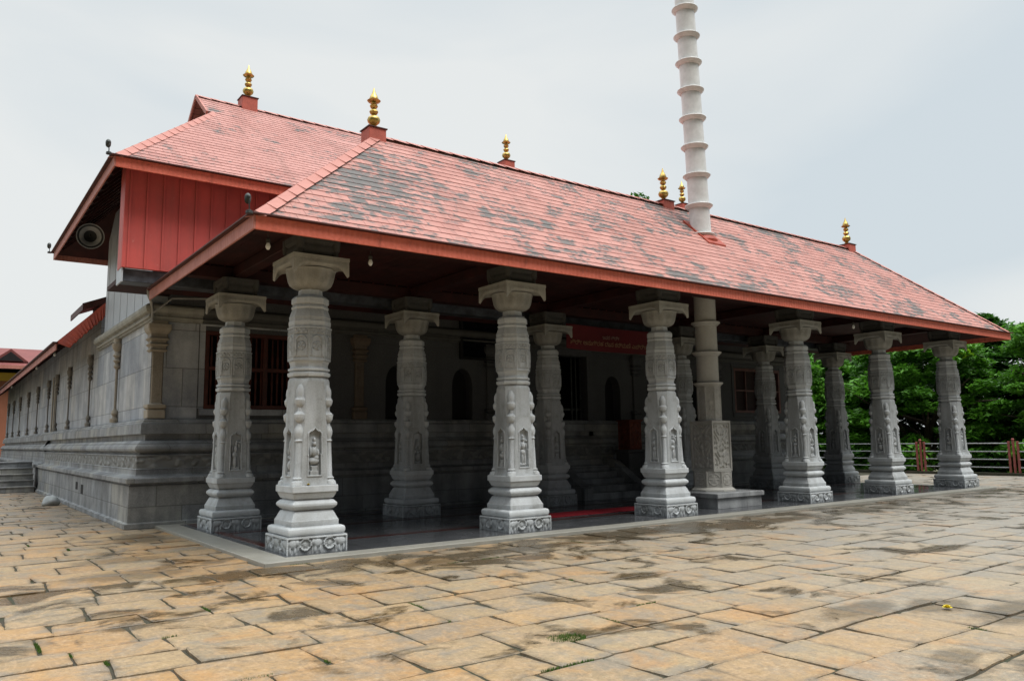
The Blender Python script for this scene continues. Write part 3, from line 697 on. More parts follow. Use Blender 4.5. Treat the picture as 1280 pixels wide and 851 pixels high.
def make_pillar():
    root = empty('pillar')
    # plinth block with elephants and a lotus in relief
    def eleph(u, z):
        L = .927; t = (u/L+.5)*5; k = int(min(max(t, 0), 4)); c = (k+.5)/5*L-L/2; du = u-c
        if k in (1, 3):
            r = math.hypot(du, z-.135)
            h = 0 if r > .092 else (1 if .07 < r < .092 else (.55 if r < .03 else .15+.25*max(0, math.cos(8*math.atan2(z-.135, du)))))
        else:
            s_ = 1 if k == 0 else -1; e = du*s_
            h = max(ell(e, z, 0, .155, .075, .07), ell(e, z, .062, .17, .038, .05), .8*ell(e, z, .088, .09, .016, .075), .8*ell(e, z, -.045, .06, .02, .065), .8*ell(e, z, .03, .06, .02, .065))
        edge = 1 if z > .215 or abs(u) > L/2-.02 else 0
        return -.028+.032*max(h, edge)
    m = MB(); hw = .4635
    for a in range(4):
        ca, sa = math.cos(a*math.pi/2), math.sin(a*math.pi/2)
        def fn(s_, t_):
            u = (s_-.5)*2*hw; z = t_*.25; d = hw+eleph(u, z)*(0 if abs(u) > hw-.004 else 1)-(.008 if z > .245 else 0)
            return (ca*u+sa*d, sa*u-ca*d, z)
        m.grid(fn, 66, 20)
    m.add([(-hw, -hw, .25), (hw, -hw, .25), (hw, hw, .25), (-hw, hw, .25)], [(0, 1, 2, 3)])
    m.build('plinth', MAT['pillar'], root, 35)
    m = MB()
    prof = [(.405, .251), (.428, .262), (.440, .282), (.444, .305), (.444, .328), (.440, .350), (.428, .368), (.402, .379), (.368, .381), (.368, .462), (.360, .467), (.318, .560), (.300, .596), (.282, .600), (.282, .616), (.306, .622),
            (.346, .664), (.350, .676), (.350, .698), (.346, .710), (.306, .752), (.284, .757), (.284, .774), (.306, .780), (.335, .845), (.340, .868), (.340, .874), (.358, .876), (.358, .962), (.352, .972)]
    prof = [(h, z, .010) for h, z in prof]
    m.loft([sqh(h, c) for h, z, c in prof], [z for h, z, c in prof])
    m.build('moulded_base', MAT['pillar'], root)
    # tapered shaft: four relief faces and four chamfers
    m = MB(); zA, zB = .975, 2.60
    def hwz(z):
        t = (z-zA)/(zB-zA); return .298-.016*t+.020*max(0, 1-(z-zA)/.14)**2-(.02*max(0, (z-2.54)/.06))
    def chz(z): t = (z-zA)/(zB-zA); return .085+.065*t
    for a in range(4):
        ca, sa = math.cos(a*math.pi/2), math.sin(a*math.pi/2); fg = (fig_sit, fig_stand, fig_lady, fig_pot)[a]
        def fn(s_, t_):
            z = zA+(zB-zA)*t_; h = hwz(z); w = h-chz(z); u = (s_*2-1)*w
            d = h+(0 if abs(s_-.5) > .49 else niche(u, z, fg))
            return (ca*u+sa*d, sa*u-ca*d, z)
        m.grid(fn, 40, 150)
        def fn2(s_, t_):
            z = zA+(zB-zA)*t_; h = hwz(z); w = h-chz(z)
            x, y = w+(h-w)*s_, -h+(h-w)*s_
            return (ca*x-sa*y, sa*x+ca*y, z)
        m.grid(fn2, 1, 30)
    zt = zB
    m.add([(x, y, zt-.002) for x, y in sqh(.27, .13)], [tuple(range(8))])
    sh = m.build('shaft', MAT['pillar'], root, 30)
    # slender pot-and-stem colonettes on the chamfers
    for a in range(4):
        m = MB(); q = a*math.pi/2+math.pi/4
        prof = [(.085, .976), (.085, 1.03), (.07, 1.04), (.062, 1.06), (.075, 1.075), (.062, 1.09), (.050, 1.11), (.046, 1.62), (.065, 1.635), (.05, 1.65), (.048, 1.68), (.066, 1.73), (.070, 1.78), (.058, 1.83), (.036, 1.87), (.034, 1.90), (.052, 1.92), (.078, 1.96), (.082, 2.00), (.086, 2.03), (.07, 2.045),
                (.036, 2.08), (.034, 2.14), (.06, 2.165), (.078, 2.20), (.084, 2.25), (.07, 2.27), (.058, 2.30), (.066, 2.35), (.062, 2.41), (.04, 2.46), (.02, 2.485)]
        secs = []
        for r, z in prof:
            d = (hwz(z)-chz(z)/2)*math.sqrt(2)*.985
            secs.append([(d*math.sin(q)+r*math.cos(2*math.pi*k/14), -d*math.cos(q)+r*math.sin(2*math.pi*k/14)) for k in range(14)])
        m.loft(secs, [z for r, z in prof]); m.build('colonette', MAT['pillar'], root, 35)
    # octagonal neck with rings and carved bands
    m = MB()
    def reg(a_): return [((a_/math.cos(math.pi/8))*math.cos(math.pi/8+k*math.pi/4), (a_/math.cos(math.pi/8))*math.sin(math.pi/8+k*math.pi/4)) for k in range(8)]
    prof = [(.262, 2.60), (.290, 2.615), (.300, 2.64), (.296, 2.67), (.270, 2.68), (.270, 2.695), (.292, 2.705), (.292, 2.735), (.264, 2.75), (.262, 2.79), (.284, 2.85)]
    m.loft([reg(a_) for a_, z in prof], [z for a_, z in prof])
    prof = [(.312, 3.352), (.312, 3.372), (.290, 3.375), (.290, 3.40), (.296, 3.42), (.296, 3.47), (.288, 3.48), (.288, 3.525), (.294, 3.53), (.290, 3.54), (.252, 3.66), (.258, 3.67), (.264, 3.69), (.256, 3.71), (.246, 3.715), (.246, 3.74), (.262, 3.75), (.264, 3.775), (.262, 3.80), (.262, 3.83), (.225, 3.87), (.175, 3.885), (.165, 3.975)]
    m.loft([reg(a_) for a_, z in prof], [z for a_, z in prof])
    # bell between: each of eight faces carries an arched panel with a rosette
    for k in range(8):
        th = k*math.pi/4
        def fn(s_, t_):
            z = 2.85+.502*t_; a_ = .300+.007*math.sin(t_*math.pi); w = a_*math.tan(math.pi/8); u = (s_*2-1)*w
            r = math.hypot(u, z-3.08)
            arch = abs(math.hypot(u, max(0, z-3.15))-.085) < .010 and z > 2.93 and (abs(u) < .1)
            h = .014 if arch else (.016*max(0, math.cos(5*math.atan2(z-3.08, u)+k)) if r < .065 else (-.008 if r < .078 else 0))
            if z > 3.27: h += .012*(1 if math.sin(u*90+k)*math.sin((z-3.27)*80) > .2 else 0)
            if abs(z-3.255) < .009 or abs(z-2.90) < .009: h = -.012
            d = a_+(h if abs(s_-.5) < .46 else 0)
            return (u*math.cos(th)+d*math.sin(th), u*math.sin(th)-d*math.cos(th), z)
        m.grid(fn, 26, 60)
    m.build('carved_neck', MAT['pillar'], root, 30)
    # lotus bowl and abacus with drooping corners
    m = MB(); n = 48; secs = []; zs = []
    for r, z, lob in ((.16, 3.97, 0), (.20, 3.98, .1), (.275, 4.01, .6), (.325, 4.05, 1), (.352, 4.11, 1.3), (.366, 4.17, 1.5), (.38, 4.24, 1.3), (.392, 4.29, .5)):
        secs.append([(lambda a: ((r*(1-.045*lob*(1-abs(math.cos(a*6))))*math.cos(a)), (r*(1-.045*lob*(1-abs(math.cos(a*6))))*math.sin(a))))(2*math.pi*k/n) for k in range(n)]); zs.append(z)
    m.loft(secs, zs)
    hw = .455; K = 12; top = 4.46
    ring = []
    for a in range(4):
        ca, sa = math.cos(a*math.pi/2), math.sin(a*math.pi/2)
        for i in range(K):
            t = -1+2*i/K; ring.append((ca*t*hw+sa*hw, sa*t*hw-ca*hw, t))
    nn = len(ring); vs_ = []; dr = lambda t: .17*max(0, (abs(t)-.55)/.45)**1.8
    vs_ += [(x, y, top) for x, y, t in ring]
    vs_ += [(x, y, top-.055) for x, y, t in ring]
    vs_ += [(x*.985, y*.985, top-.06) for x, y, t in ring]
    vs_ += [(x*.99, y*.99, top-.115-dr(t)) for x, y, t in ring]
    vs_ += [(x*.94, y*.94, top-.14-dr(t)*.98) for x, y, t in ring]
    vs_ += [(x*.88, y*.88, top-.15-dr(t)*.30) for x, y, t in ring]
    vs_ += [(x*.3, y*.3, top-.17) for x, y, t in ring]
    fs_ = [(l*nn+i, l*nn+(i+1) % nn, (l+1)*nn+(i+1) % nn, (l+1)*nn+i) for l in range(6) for i in range(nn)]
    fs_.append(tuple(range(nn)))
    m.add(vs_, fs_)
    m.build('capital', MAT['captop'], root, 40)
    # bracket block with hanging buds
    m = MB()
    prof = [(.24, 4.461, .02), (.24, 4.50, .02), (.30, 4.54, .02), (.32, 4.60, .02), (.30, 4.66, .02), (.34, 4.70, .02), (.34, 4.80, .02)]
    m.loft([sqh(h, c) for h, z, c in prof], [z for h, z, c in prof])
    for sx in (-1, 1):
        for sy in (-1, 1): m.lathe(sx*.29, sy*.29, [(.004, 4.465), (.03, 4.485), (.045, 4.52), (.035, 4.56), (.06, 4.58), (.07, 4.66), (.07, 4.79)], 10)
    m.build('bracket', MAT['bracket_shade'], root, 40)
    return root
pil0 = make_pillar(); first = True
pnames = ['first', 'second', 'third', 'fourth', 'fifth', 'sixth']
for r_, y in enumerate(PY):
    for i, x in enumerate(PX):
        p = pil0 if first else copy_tree(pil0)
        first = False
        p.location = (x-hall.location.x, y-hall.location.y, FL); p.parent = hall; p.rotation_euler.z = ((i*3+r_*2) % 4)*math.pi/2 if (i, r_) != (0, 0) else 0
        p['label'] = '%s carved granite pillar from the left in the %s row of the porch' % (pnames[i], 'front' if r_ == 0 else 'rear')

# beams above the pillars
for y in PY:
    m = MB(); m.box(3.75, 26.33, y-.14, y+.14, FL+4.80, FL+5.04, .01); m.build('beam', MAT['wood'], hall)
for x in PX:
    m = MB(); m.box(x-.12, x+.12, 11.05, 11.7-.141, FL+4.83, FL+4.99, .01); m.box(x-.12, x+.12, 11.7+.141, 15.55-.141, FL+4.83, FL+5.03, .01); m.box(x-.12, x+.12, 15.55+.141, 17.6, FL+4.83, FL+5.03, .01)
    m.build('beam', MAT['wood'], hall)
# flat boarded ceiling over the aisle between rear row and wall, coffered between the rows
m = MB()
x = 3.9
while x < 26.2:
    m.box(x, x+.245, 11.85, 15.40, FL+5.05, FL+5.075); x += .25
x = 3.9
while x < 26.2:
    m.box(x, x+.245, 15.70, 17.6, FL+5.05, FL+5.075); x += .25
m.build('ceiling', MAT['wood'], hall)

# platform
xl, xr, yf, yb = 3.71, 25.90, 10.76, 17.36
m = MB(); m.box(xl, xr, yf, yb, -.1, FL, .008); m.build('platform', MAT['floor_edge'], hall)
m = MB(); m.box(xl+.42, xr-.42, yf+.36, yb-.3, FL-.02, FL+.004, .002); m.build('floor', MAT['floor'], hall)
m = MB()
for a in ((xl+.75, xr-.75, 12.42, 12.58), (xl+.75, xr-.75, 14.66, 14.82), (xl+.55, xl+.70, 12.0, 17.0), (xl+.75, xr-.75, 16.3, 16.42)): m.box(*a, FL-.01, FL+.008)
m.build('floor_band', MAT['floor_red'], hall)

# ------------------------------------------------------------------ stone walls of the temple
WX0, WX1, WY = 3.60, 26.48, 17.75
def ring_loft(mb, prof, x0, x1, y0, ye, mi=0, ye2=None):
    """mouldings that run down the left side, across the front and down the right side"""
    vs_ = []; n = 4
    for t, z in prof: vs_ += [(x0-t, ye, z), (x0-t, y0-t, z), (x1+t, y0-t, z), (x1+t, ye2 or ye, z)]
    fs_ = [(i*n+j, i*n+j+1, (i+1)*n+j+1, (i+1)*n+j) for i in range(len(prof)-1) for j in range(3)]
    fs_ += [tuple(i*n for i in range(len(prof))), tuple(i*n+3 for i in range(len(prof)-1, -1, -1))]
    mb.add(vs_, fs_, mi)
def body_prof(o=0):
    return [(.45-o, -.05), (.45-o, .10), (.40-o, .105), (.385-o, .12), (.385-o, .845), (.36-o, .86), (.36-o, .885), (.43-o, .90), (.445-o, .90), (.445-o, .985), (.43-o, 1.0), (.26-o, 1.035)]
fr_prof = [(.26, 1.035), (.245, 1.06), (.245, 1.16), (.255, 1.165), (.235, 1.18)]
up_prof = [(.25, 1.43), (.25, 1.455), (.17, 1.47), (.17, 1.50), (.23, 1.51), (.275, 1.54), (.285, 1.58), (.27, 1.63), (.20, 1.70), (.15, 1.745), (.06, 1.75), (.06, 1.87), (.16, 1.875), (.175, 1.89), (.165, 2.09), (.12, 2.13), (.12, 2.15), (.09, 2.19), (.0, 2.20), (0, 2.21)]
def plinth(y0, ye, o, lab, names=True, ye2=None, x0=WX0, x1=WX1):
    m = MB(); ring_loft(m, [(max(t-o, 0), z) for t, z in body_prof()+fr_prof], x0, x1, y0, ye, 0, ye2); m.build('plinth_base', MAT['plinth'], shrine)
    m = MB(); ring_loft(m, [(max(.235-o, 0), 1.18), (max(.235-o, 0), 1.43)], x0, x1, y0, ye, 0, ye2); m.build('frieze', MAT['frieze'], shrine)
    m = MB(); ring_loft(m, [(max(t-o, 0), z) for t, z in up_prof], x0, x1, y0, ye, 0, ye2); m.build('plinth_moulding', MAT['plinth'], shrine)
plinth(WY, 33.9, 0, '')
# the wing beyond the recess, set back a little
def leftstrip(prof, y0, y1, x0, name, mat):
    m = MB(); vs_ = []
    for t, z in prof: vs_ += [(x0-t, y0, z), (x0-t, y1, z)]
    k = len(prof); fs_ = [(i*2, i*2+1, i*2+3, i*2+2) for i in range(k-1)]
    vs_ += [(x0+.3, y0, prof[0][1]), (x0+.3, y0, prof[-1][1])]; fs_.append(tuple([i*2 for i in range(k)]+[2*k+1, 2*k]))
    m.add(vs_, fs_); m.build(name, mat, shrine)
leftstrip(body_prof()+fr_prof+[(.235, 1.43)]+up_prof, 34.9, 58.6, WX0+.10, 'plinth_moulding', MAT['plinth'])
m = MB(); m.box(WX0+.25, WX0+.6, 33.7, 35.1, 0, 4.5); m.build('recess_wall', MAT['plinth'], shrine)
# side wall (left), front wall with openings, right wall, core
m = MB(); m.box(WX0, WX0+.35, WY, 33.9, 2.19, 4.30); m.box(WX0+.05, WX0+.35, 34.9, 58.6, 2.19, 5.3); m.box(WX0+.004, WX0+.35, 24.32, 34.88, 4.301, 5.3); m.build('wall', MAT['wall'], shrine)
m = MB(); m.box(WX1-.35, WX1, WY+.36, 33.9, 2.19, 4.30); m.build('wall', MAT['wall'], shrine)
OPEN = [(4.69, 7.35, 2.42, 4.13), (22.73, 25.39, 2.50, 4.08), (14.1, 15.98, 1.0, 4.35)]
NICH = [9.40, 11.36, 13.22, 16.86, 18.72, 20.68]
def front_wall():
    m = MB(); xs = sorted([WX0+.352, WX1]+[v for o in OPEN for v in o[:2]]); z0, z1 = 2.19, 5.3
    y0_, y1_ = WY+.002, WY+.35
    edges = [WX0+.352]+[v for o in sorted(OPEN) for v in o[:2]]+[WX1]
    for a, b_ in zip(edges[::2], edges[1::2]):
        # solid piece; niches are cut as arched recesses
        nk = [n for n in NICH if a < n < b_]
        cur = a
        for n in nk:
            m.box(cur, n-.32, y0_, y1_, z0, z1); cur = n+.32
            w = .32; pts = [(n-w, z1), (n-w, 3.05)]
            arch = [(n-w*math.cos(t*math.pi), 3.05+.52*(math.sin(t*math.pi)**.85)) for t in [i/16 for i in range(17)]]
            # wall above the arch
            vs_ = []; 
            for yy_ in (y0_, y1_): vs_ += [(px, yy_, pz) for px, pz in arch]+[(px, yy_, z1) for px, pz in arch]
            k = 17; fs_ = []
            for i in range(16):
                fs_.append((i, i+1, k+i+1, k+i)); fs_.append((i, i+1, 2*k+i+1, 2*k+i))
            m.add(vs_, fs_)
            m.box(n-w, n+w, y1_-.03, y1_, z0, 3.7, mi=1)
        m.box(cur, b_, y0_, y1_, z0, z1)
    for (a, b_, c, d) in OPEN:
        if c > z0: m.box(a, b_, y0_, y1_, z0, c)
        m.box(a, b_, y0_, y1_, d, z1)
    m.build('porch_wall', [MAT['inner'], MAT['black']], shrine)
front_wall()
# the outer stretch of the front wall catches daylight and is the same pale facing as the side
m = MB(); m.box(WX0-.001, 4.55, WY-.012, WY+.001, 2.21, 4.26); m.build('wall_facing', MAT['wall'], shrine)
m = MB(); m.box(4.0, 26.1, 19.5, 33.8, .2, 4.9); m.box(4.0, 15, 34.8, 58.5, .2, 4.9); m.build('inner_core', MAT['black'], shrine)
# cornice
m = MB(); cp = [(0, 4.262), (.05, 4.27), (.06, 4.31), (.10, 4.32), (.11, 4.35), (.08, 4.37), (.08, 4.41), (.15, 4.44), (.175, 4.50), (.175, 4.56), (.14, 4.60), (.06, 4.63), (0, 4.65)]
vs_ = []
for t, z in cp: vs_ += [(WX0-t, 24.3, z), (WX0-t, WY-t, z), (4.6, WY-t, z)]
m.add(vs_, [(i*3+j, i*3+j+1, (i+1)*3+j+1, (i+1)*3+j) for i in range(len(cp)-1) for j in range(2)]); m.build('cornice', MAT['cornice'], shrine)
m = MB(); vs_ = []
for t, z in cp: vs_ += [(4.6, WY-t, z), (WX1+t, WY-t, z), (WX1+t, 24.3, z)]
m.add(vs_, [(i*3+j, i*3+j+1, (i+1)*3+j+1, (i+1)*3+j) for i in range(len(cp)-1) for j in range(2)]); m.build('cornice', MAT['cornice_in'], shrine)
# upper storey, pale sheet cladding with standing seams
m = MB(); m.box(WX0+.02, WX1-.02, WY+.3, 23.85, 4.651, 7.9)
y = WY+.32
while y < 23.8: m.box(WX0+.014, WX0+.02, y, y+.012, 4.66, 7.85); y += .9
m.build('upper_wall', MAT['cladding'], shrine)
# red panel hanging under the front eave, gutter box below it
m = MB(); m.box(2.66, 27.4, 16.02, 16.10, 4.99, 6.92, .004); m.box(2.66, 2.74, 16.11, 16.45, 4.99, 7.1)
x = 2.66+.08
while x < 27.3: m.box(x, x+.035, 15.995, 16.02, 4.99, 6.92, .004); x += .30
m.build('red_panel', MAT['redpanel'], shrine)
m = MB(); m.box(2.70, 27.3, 16.12, 16.52, 4.74, 4.985, .01); m.box(2.67, 2.699, 16.06, 16.56, 4.72, 5.06, mi=1); m.build('gutter_box', [MAT['gutter'], MAT['cladding']], shrine)
m = MB(); m.box(2.75, 27.3, 16.5, WY+.3, 4.86, 4.95); m.build('soffit', MAT['wood'], shrine)

# windows
def window(a, b_, c, d, kind):
    f = MB(); t = .09; y0_, y1_ = WY-.02, WY+.12
    f.box(a, b_, y0_, y1_, c, c+t, .006); f.box(a, b_, y0_, y1_, d-t, d, .006); f.box(a, a+t, y0_, y1_, c+t, d-t, .006); f.box(b_-t, b_, y0_, y1_, c+t, d-t, .006)
    if kind == 'bars':
        mid = (a+b_)/2; f.box(mid-.05, mid+.05, y0_, y1_, c+t, d-t); zc = c+(d-c)*.52; f.box(a+t, mid-.05, y0_+.01, y1_-.01, zc-.04, zc+.04); f.box(mid+.05, b_-t, y0_+.01, y1_-.01, zc-.04, zc+.04)
    else:
        zc = (c+d)/2; f.box(a+t, b_-t, y0_+.01, y1_-.03, zc-.025, zc+.025)
        for k in range(1, 4): xx = a+(b_-a)*k/4; f.box(xx-.02, xx+.02, y0_+.012, y1_-.032, c+t, zc-.026); f.box(xx-.02, xx+.02, y0_+.012, y1_-.032, zc+.026, d-t)
    w = f.build('window', MAT['window_wood'] if kind == 'bars' else MAT['window_pale'], shrine)
    if kind == 'bars':
        l = MB(); n = 20
        for i in range(n):
            xx = a+t+(b_-a-2*t)*(i+.5)/n
            l.lathe(xx, WY+.06, [(.018, c+t), (.03, c+t+.1), (.02, c+t+.3), (.032, (c+d)/2-.2), (.02, (c+d)/2), (.032, (c+d)/2+.25), (.02, d-t-.2), (.018, d-t)], 8)
        l.build('lattice', MAT['window_wood'], w)
    else:
        l = MB(); l.box(a+t, b_-t, WY+.075, WY+.085, c+t, d-t); l.build('pane', MAT['shutter'], w)
    l = MB(); l.box(a-.1, b_+.1, WY-.03, WY-.003, c-.14, c-.005, .008); l.box(a-.12, a-.005, WY-.022, WY-.004, c, d+.1); l.box(b_+.005, b_+.12, WY-.022, WY-.004, c, d+.1); l.box(a-.12, b_+.12, WY-.03, WY-.003, d+.102, d+.2, .006)
    l.build('stone_surround', MAT['wall'] if a < 10 else MAT['inner'], w)
window(4.69, 7.35, 2.42, 4.13, 'bars'); window(22.73, 25.39, 2.50, 4.08, 'panes')
# doorway with frame, steps and cheek walls
f = MB(); a, b_, zt = 14.1, 15.98, 4.35
f.box(a, a+.2, WY-.06, WY+.3, 1.05, zt, .01); f.box(b_-.2, b_, WY-.06, WY+.3, 1.05, zt, .01); f.box(a+.2, b_-.2, WY-.06, WY+.3, zt-.24, zt, .01)
dr_ = f.build('doorway', MAT['inner'], shrine)
f = MB(); 
for xx in (14.45, 14.62, 14.79, 15.29, 15.46, 15.63): f.box(xx-.018, xx+.018, WY+.1, WY+.13, 1.1, 4.1)
f.box(14.3, 15.78, WY+.135, WY+.15, 2.5, 2.56); f.build('iron_gate', MAT['hood'], dr_)
f = MB()
for k in range(6): f.box(14.15, 15.95, WY-.45-.30*(5-k), WY-.2, FL, FL+.17*(k+1), .008)
f.build('steps', MAT['plinth'], dr_)
for xx in (13.85, 15.96):
    f = MB(); f.add([(x, y, z) for x in (xx, xx+.28) for y, z in ((WY-.47, FL), (WY-2.0, FL), (WY-2.0, .35), (WY-1.6, .55), (WY-.9, 1.0), (WY-.47, 1.12))], [(0, 1, 2, 3, 4, 5), (6, 7, 8, 9, 10, 11)]+[(i, (i+1) % 6, (i+1) % 6+6, i+6) for i in range(6)])
    f.build('step_cheek', MAT['plinth'], dr_)

# corner pilaster (brown) and slender ones down the side
def big_pil(x, y, mat, z0=2.21, z1=4.26):
    m = MB(); pr_ = [(.18, z0), (.18, z0+.17), (.14, z0+.18), (.19, z0+.22), (.19, z0+.28), (.13, z0+.30), (.115, z0+.33), (.115, z1-.66), (.15, z1-.65), (.18, z1-.62), (.15, z1-.58), (.155, z1-.54), (.20, z1-.50), (.155, z1-.46), (.16, z1-.42), (.21, z1-.38), (.17, z1-.33), (.17, z1-.28), (.21, z1-.23), (.235, z1-.16), (.235, z1-.07), (.17, z1-.065), (.17, z1)]
    m.loft([[(x+a_, y+c_) for a_, c_ in sqh(h, .02)] for h, z in pr_], [z for h, z in pr_]); m.build('pilaster', mat, shrine)
big_pil(WX0+.13, WY+.08, MAT['brownstone'])
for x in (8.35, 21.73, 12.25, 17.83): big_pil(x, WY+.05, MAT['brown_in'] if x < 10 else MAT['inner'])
for i, y in enumerate((21.23, 25.37, 29.62, 32.9, 35.93, 39.94, 44.06, 48.56, 52.6, 56.4)):
    m = MB(); x = WX0-.06+(.05 if y > 34 else 0)
    pr_ = [(.13, 2.21), (.13, 2.30), (.08, 2.31), (.06, 2.36), (.10, 2.42), (.09, 2.48), (.05, 2.52), (.038, 2.56), (.038, 3.50), (.07, 3.53), (.10, 3.58), (.07, 3.63), (.06, 3.66), (.12, 3.71), (.08, 3.76), (.07, 3.79), (.13, 3.84), (.09, 3.90), (.08, 3.94), (.13, 4.0), (.16, 4.06), (.16, 4.14), (.12, 4.15), (.12, 4.26)]
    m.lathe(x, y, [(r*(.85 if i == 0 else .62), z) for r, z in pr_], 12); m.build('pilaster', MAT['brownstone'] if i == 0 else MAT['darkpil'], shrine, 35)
# doorway ornament at the recess
m = MB(); m.box(WX0-.04, WX0+.2, 33.72, 33.88, 2.2, 4.3, .01); m.box(WX0+.02, WX0+.22, 34.92, 35.08, 2.2, 4.3, .01); m.build('recess_frame', MAT['brownstone'], shrine)
# two drain slots in the plinth wall
m = MB(); m.box(WX0-.388, WX0-.383, 23.2, 23.6, .42, .66); m.box(WX0-.388, WX0-.383, 24.15, 24.55, .50, .70); m.build('drain_slot', MAT['black'], shrine)

# lean-to roof along the wing
def plane_roof(name, A, B, Cc, D, th, mat, parent):
    m = MB(); A, B, Cc, D = map(Vector, (A, B, Cc, D)); n = (B-A).cross(D-A).normalized()
    if n.z < 0: n = -n
    vs_ = [A, B, Cc, D]+[v-n*th for v in (A, B, Cc, D)]
    m.add(vs_, [(0, 1, 2, 3), (7, 6, 5, 4), (0, 4, 5, 1), (1, 5, 6, 2), (2, 6, 7, 3), (3, 7, 4, 0)]); return m.build(name, mat, parent)
EX, EZ = 2.62, 4.50
lr = plane_roof('lean_to_roof', (EX, 25.0, EZ), (EX+.1, 60, EZ+.12), (3.9, 60, 5.75), (3.9, 25.0, 5.55), .05, MAT['farroof'], shrine)
m = MB(); vs_ = []; n = 14      # corrugated, wavy-edged sheet that closes the near end of the lean-to
p0_, p1_, p2_, p3_ = Vector((EX-.02, 24.95, EZ+.03)), Vector((3.62, 23.9, 5.58)), Vector((3.62, 23.9, 5.22)), Vector((EX+.25, 24.6, EZ-.12))
for i in range(n*3+1):
    t = i/(n*3); a_ = p0_.lerp(p1_, t); b2 = p3_.lerp(p2_, t)+Vector((0, 0, -.045*abs(math.sin(t*n*math.pi*.5))))
    w = Vector((0, -.02*math.sin(t*n*2*math.pi), .012*math.sin(t*n*2*math.pi)))
    vs_ += [a_, b2+w, a_+Vector((0, .02, -.02)), b2+w+Vector((0, .02, -.02))]
fs_ = []
for i in range(n*3): a_ = i*4; fs_ += [(a_, a_+4, a_+5, a_+1), (a_+2, a_+3, a_+7, a_+6), (a_+1, a_+5, a_+7, a_+3), (a_, a_+2, a_+6, a_+4)]
m.add(vs_, fs_); m.build('end_sheet', MAT['rust'], lr)
m = MB(); m.add([(EX, 24.97, EZ+.02), (3.62, 23.92, 5.56), (3.9, 25.0, 5.56), (EX, 24.97, EZ-.03), (3.62, 23.92, 5.50), (3.9, 25.0, 5.50)], [(0, 1, 2), (3, 5, 4), (0, 3, 4, 1), (1, 4, 5, 2), (2, 5, 3, 0)]); m.build('hip_sheet', MAT['rust'], lr)
m = MB(); m.bar((EX-.015, 24.95, EZ-.10), (EX+.085, 60, EZ+.02), .03, .17); m.build('fascia', MAT['fascia_side'], lr)
m = MB(); m.bar((EX-.05, 24.90, EZ+.02), (EX+.05, 60, EZ+.14), .12, .03); m.build('drip_edge', MAT['edge'], lr)
y = 25.3
while y < 59: m = MB(); m.bar((EX+.03, y, EZ-.09), (3.58, y, 5.2), .06, .08); m.build('rafter', MAT['wood'], lr); y += .8
# dark eave of a rear roof seen above the lean-to
rr = plane_roof('rear_roof', (3.13, 24.2, 5.57), (3.13, 26.6, 5.57), (3.78, 26.6, 5.84), (3.78, 24.2, 5.84), .05, MAT['farroof'], shrine)
m = MB(); m.bar((3.12, 24.2, 5.46), (3.12, 26.6, 5.46), .03, .17); m.bar((3.12, 24.18, 5.47), (3.78, 24.18, 5.74), .03, .17); m.build('fascia', MAT['edge'], rr)
m = MB(); m.bar((3.7, 24.6, 5.70), (3.7, 26.4, 5.70), .08, .1); m.build('rafter', MAT['wood'], rr)

# drainpipe at the corner
m = MB(); m.tube([(3.40, 17.35, 4.86), (3.42, 17.38, 4.74), (3.50, 17.5, 4.62), (3.56, 17.58, 4.45), (3.56, 17.60, 4.22)], [.03]*5, 8); m.tube([(4.6, 17.5, 4.79), (3.9, 17.45, 4.72), (3.56, 17.48, 4.40)], [.022]*3, 6); m.build('drainpipe', MAT['pipe'], shrine, 40)

# side steps, beyond the plinth
st = MB()
for k in range(5):
    st.box(-1.6, WX0-.47, 34.2+.32*k, 36.4, -.02, .22*(k+1)-.045, .006); st.box(-1.63, WX0-.46, 34.2-.03+.32*k, 36.4, .22*(k+1)-.045, .22*(k+1), .006)
tag(st.build('stone_steps', MAT['plinth']), 'grey stone steps against the far end of the long plinth', 'steps')

# ------------------------------------------------------------------ flag pole
pole = empty('flag_pole', (15.04, 12.5, FL)); tag(pole, 'tall pale ringed temple flag pole rising through the red roof', 'flag pole')
cx, cy = 15.04, 12.5
m = MB(); m.box(14.25, 15.83, 11.72, 13.30, FL, .29, .008); m.box(14.20, 15.88, 11.67, 13.35, .29, .40, .012); m.build('pedestal', MAT['plinth'], pole)
def carved_face(h2, z0, z1, dep, seed, kind):
    def f(u, z):
        t = (z-z0)/(z1-z0)
        if abs(u) > h2*.84 or t < .05 or t > .95: return 0
        if abs(u) > h2*.76 or t < .08 or t > .92: return -dep*.8
        if kind == 'floral':
            a = math.sin(abs(u)*34+2.4*math.sin(z*13+seed))*math.cos(z*24+1.7*math.sin(abs(u)*19))
            b_ = ell(u, z, 0, (z0+z1)/2, .07, .14)
            return -dep+dep*.95*max(0, min(1, a*2.2+.2))+dep*.6*b_
        r = math.hypot(u, (z-(z0+z1)/2)); 
        if abs(r-.13) < .012: return dep*.2
        return -dep*.5+dep*.8*max(ell(u, z, 0, (z0+z1)/2-.02, .06, .07), ell(u, z, 0, (z0+z1)/2+.06, .03, .04), .8*max(0, math.cos(6*math.atan2(z-(z0+z1)/2, u)))*(r < .11))
    return f
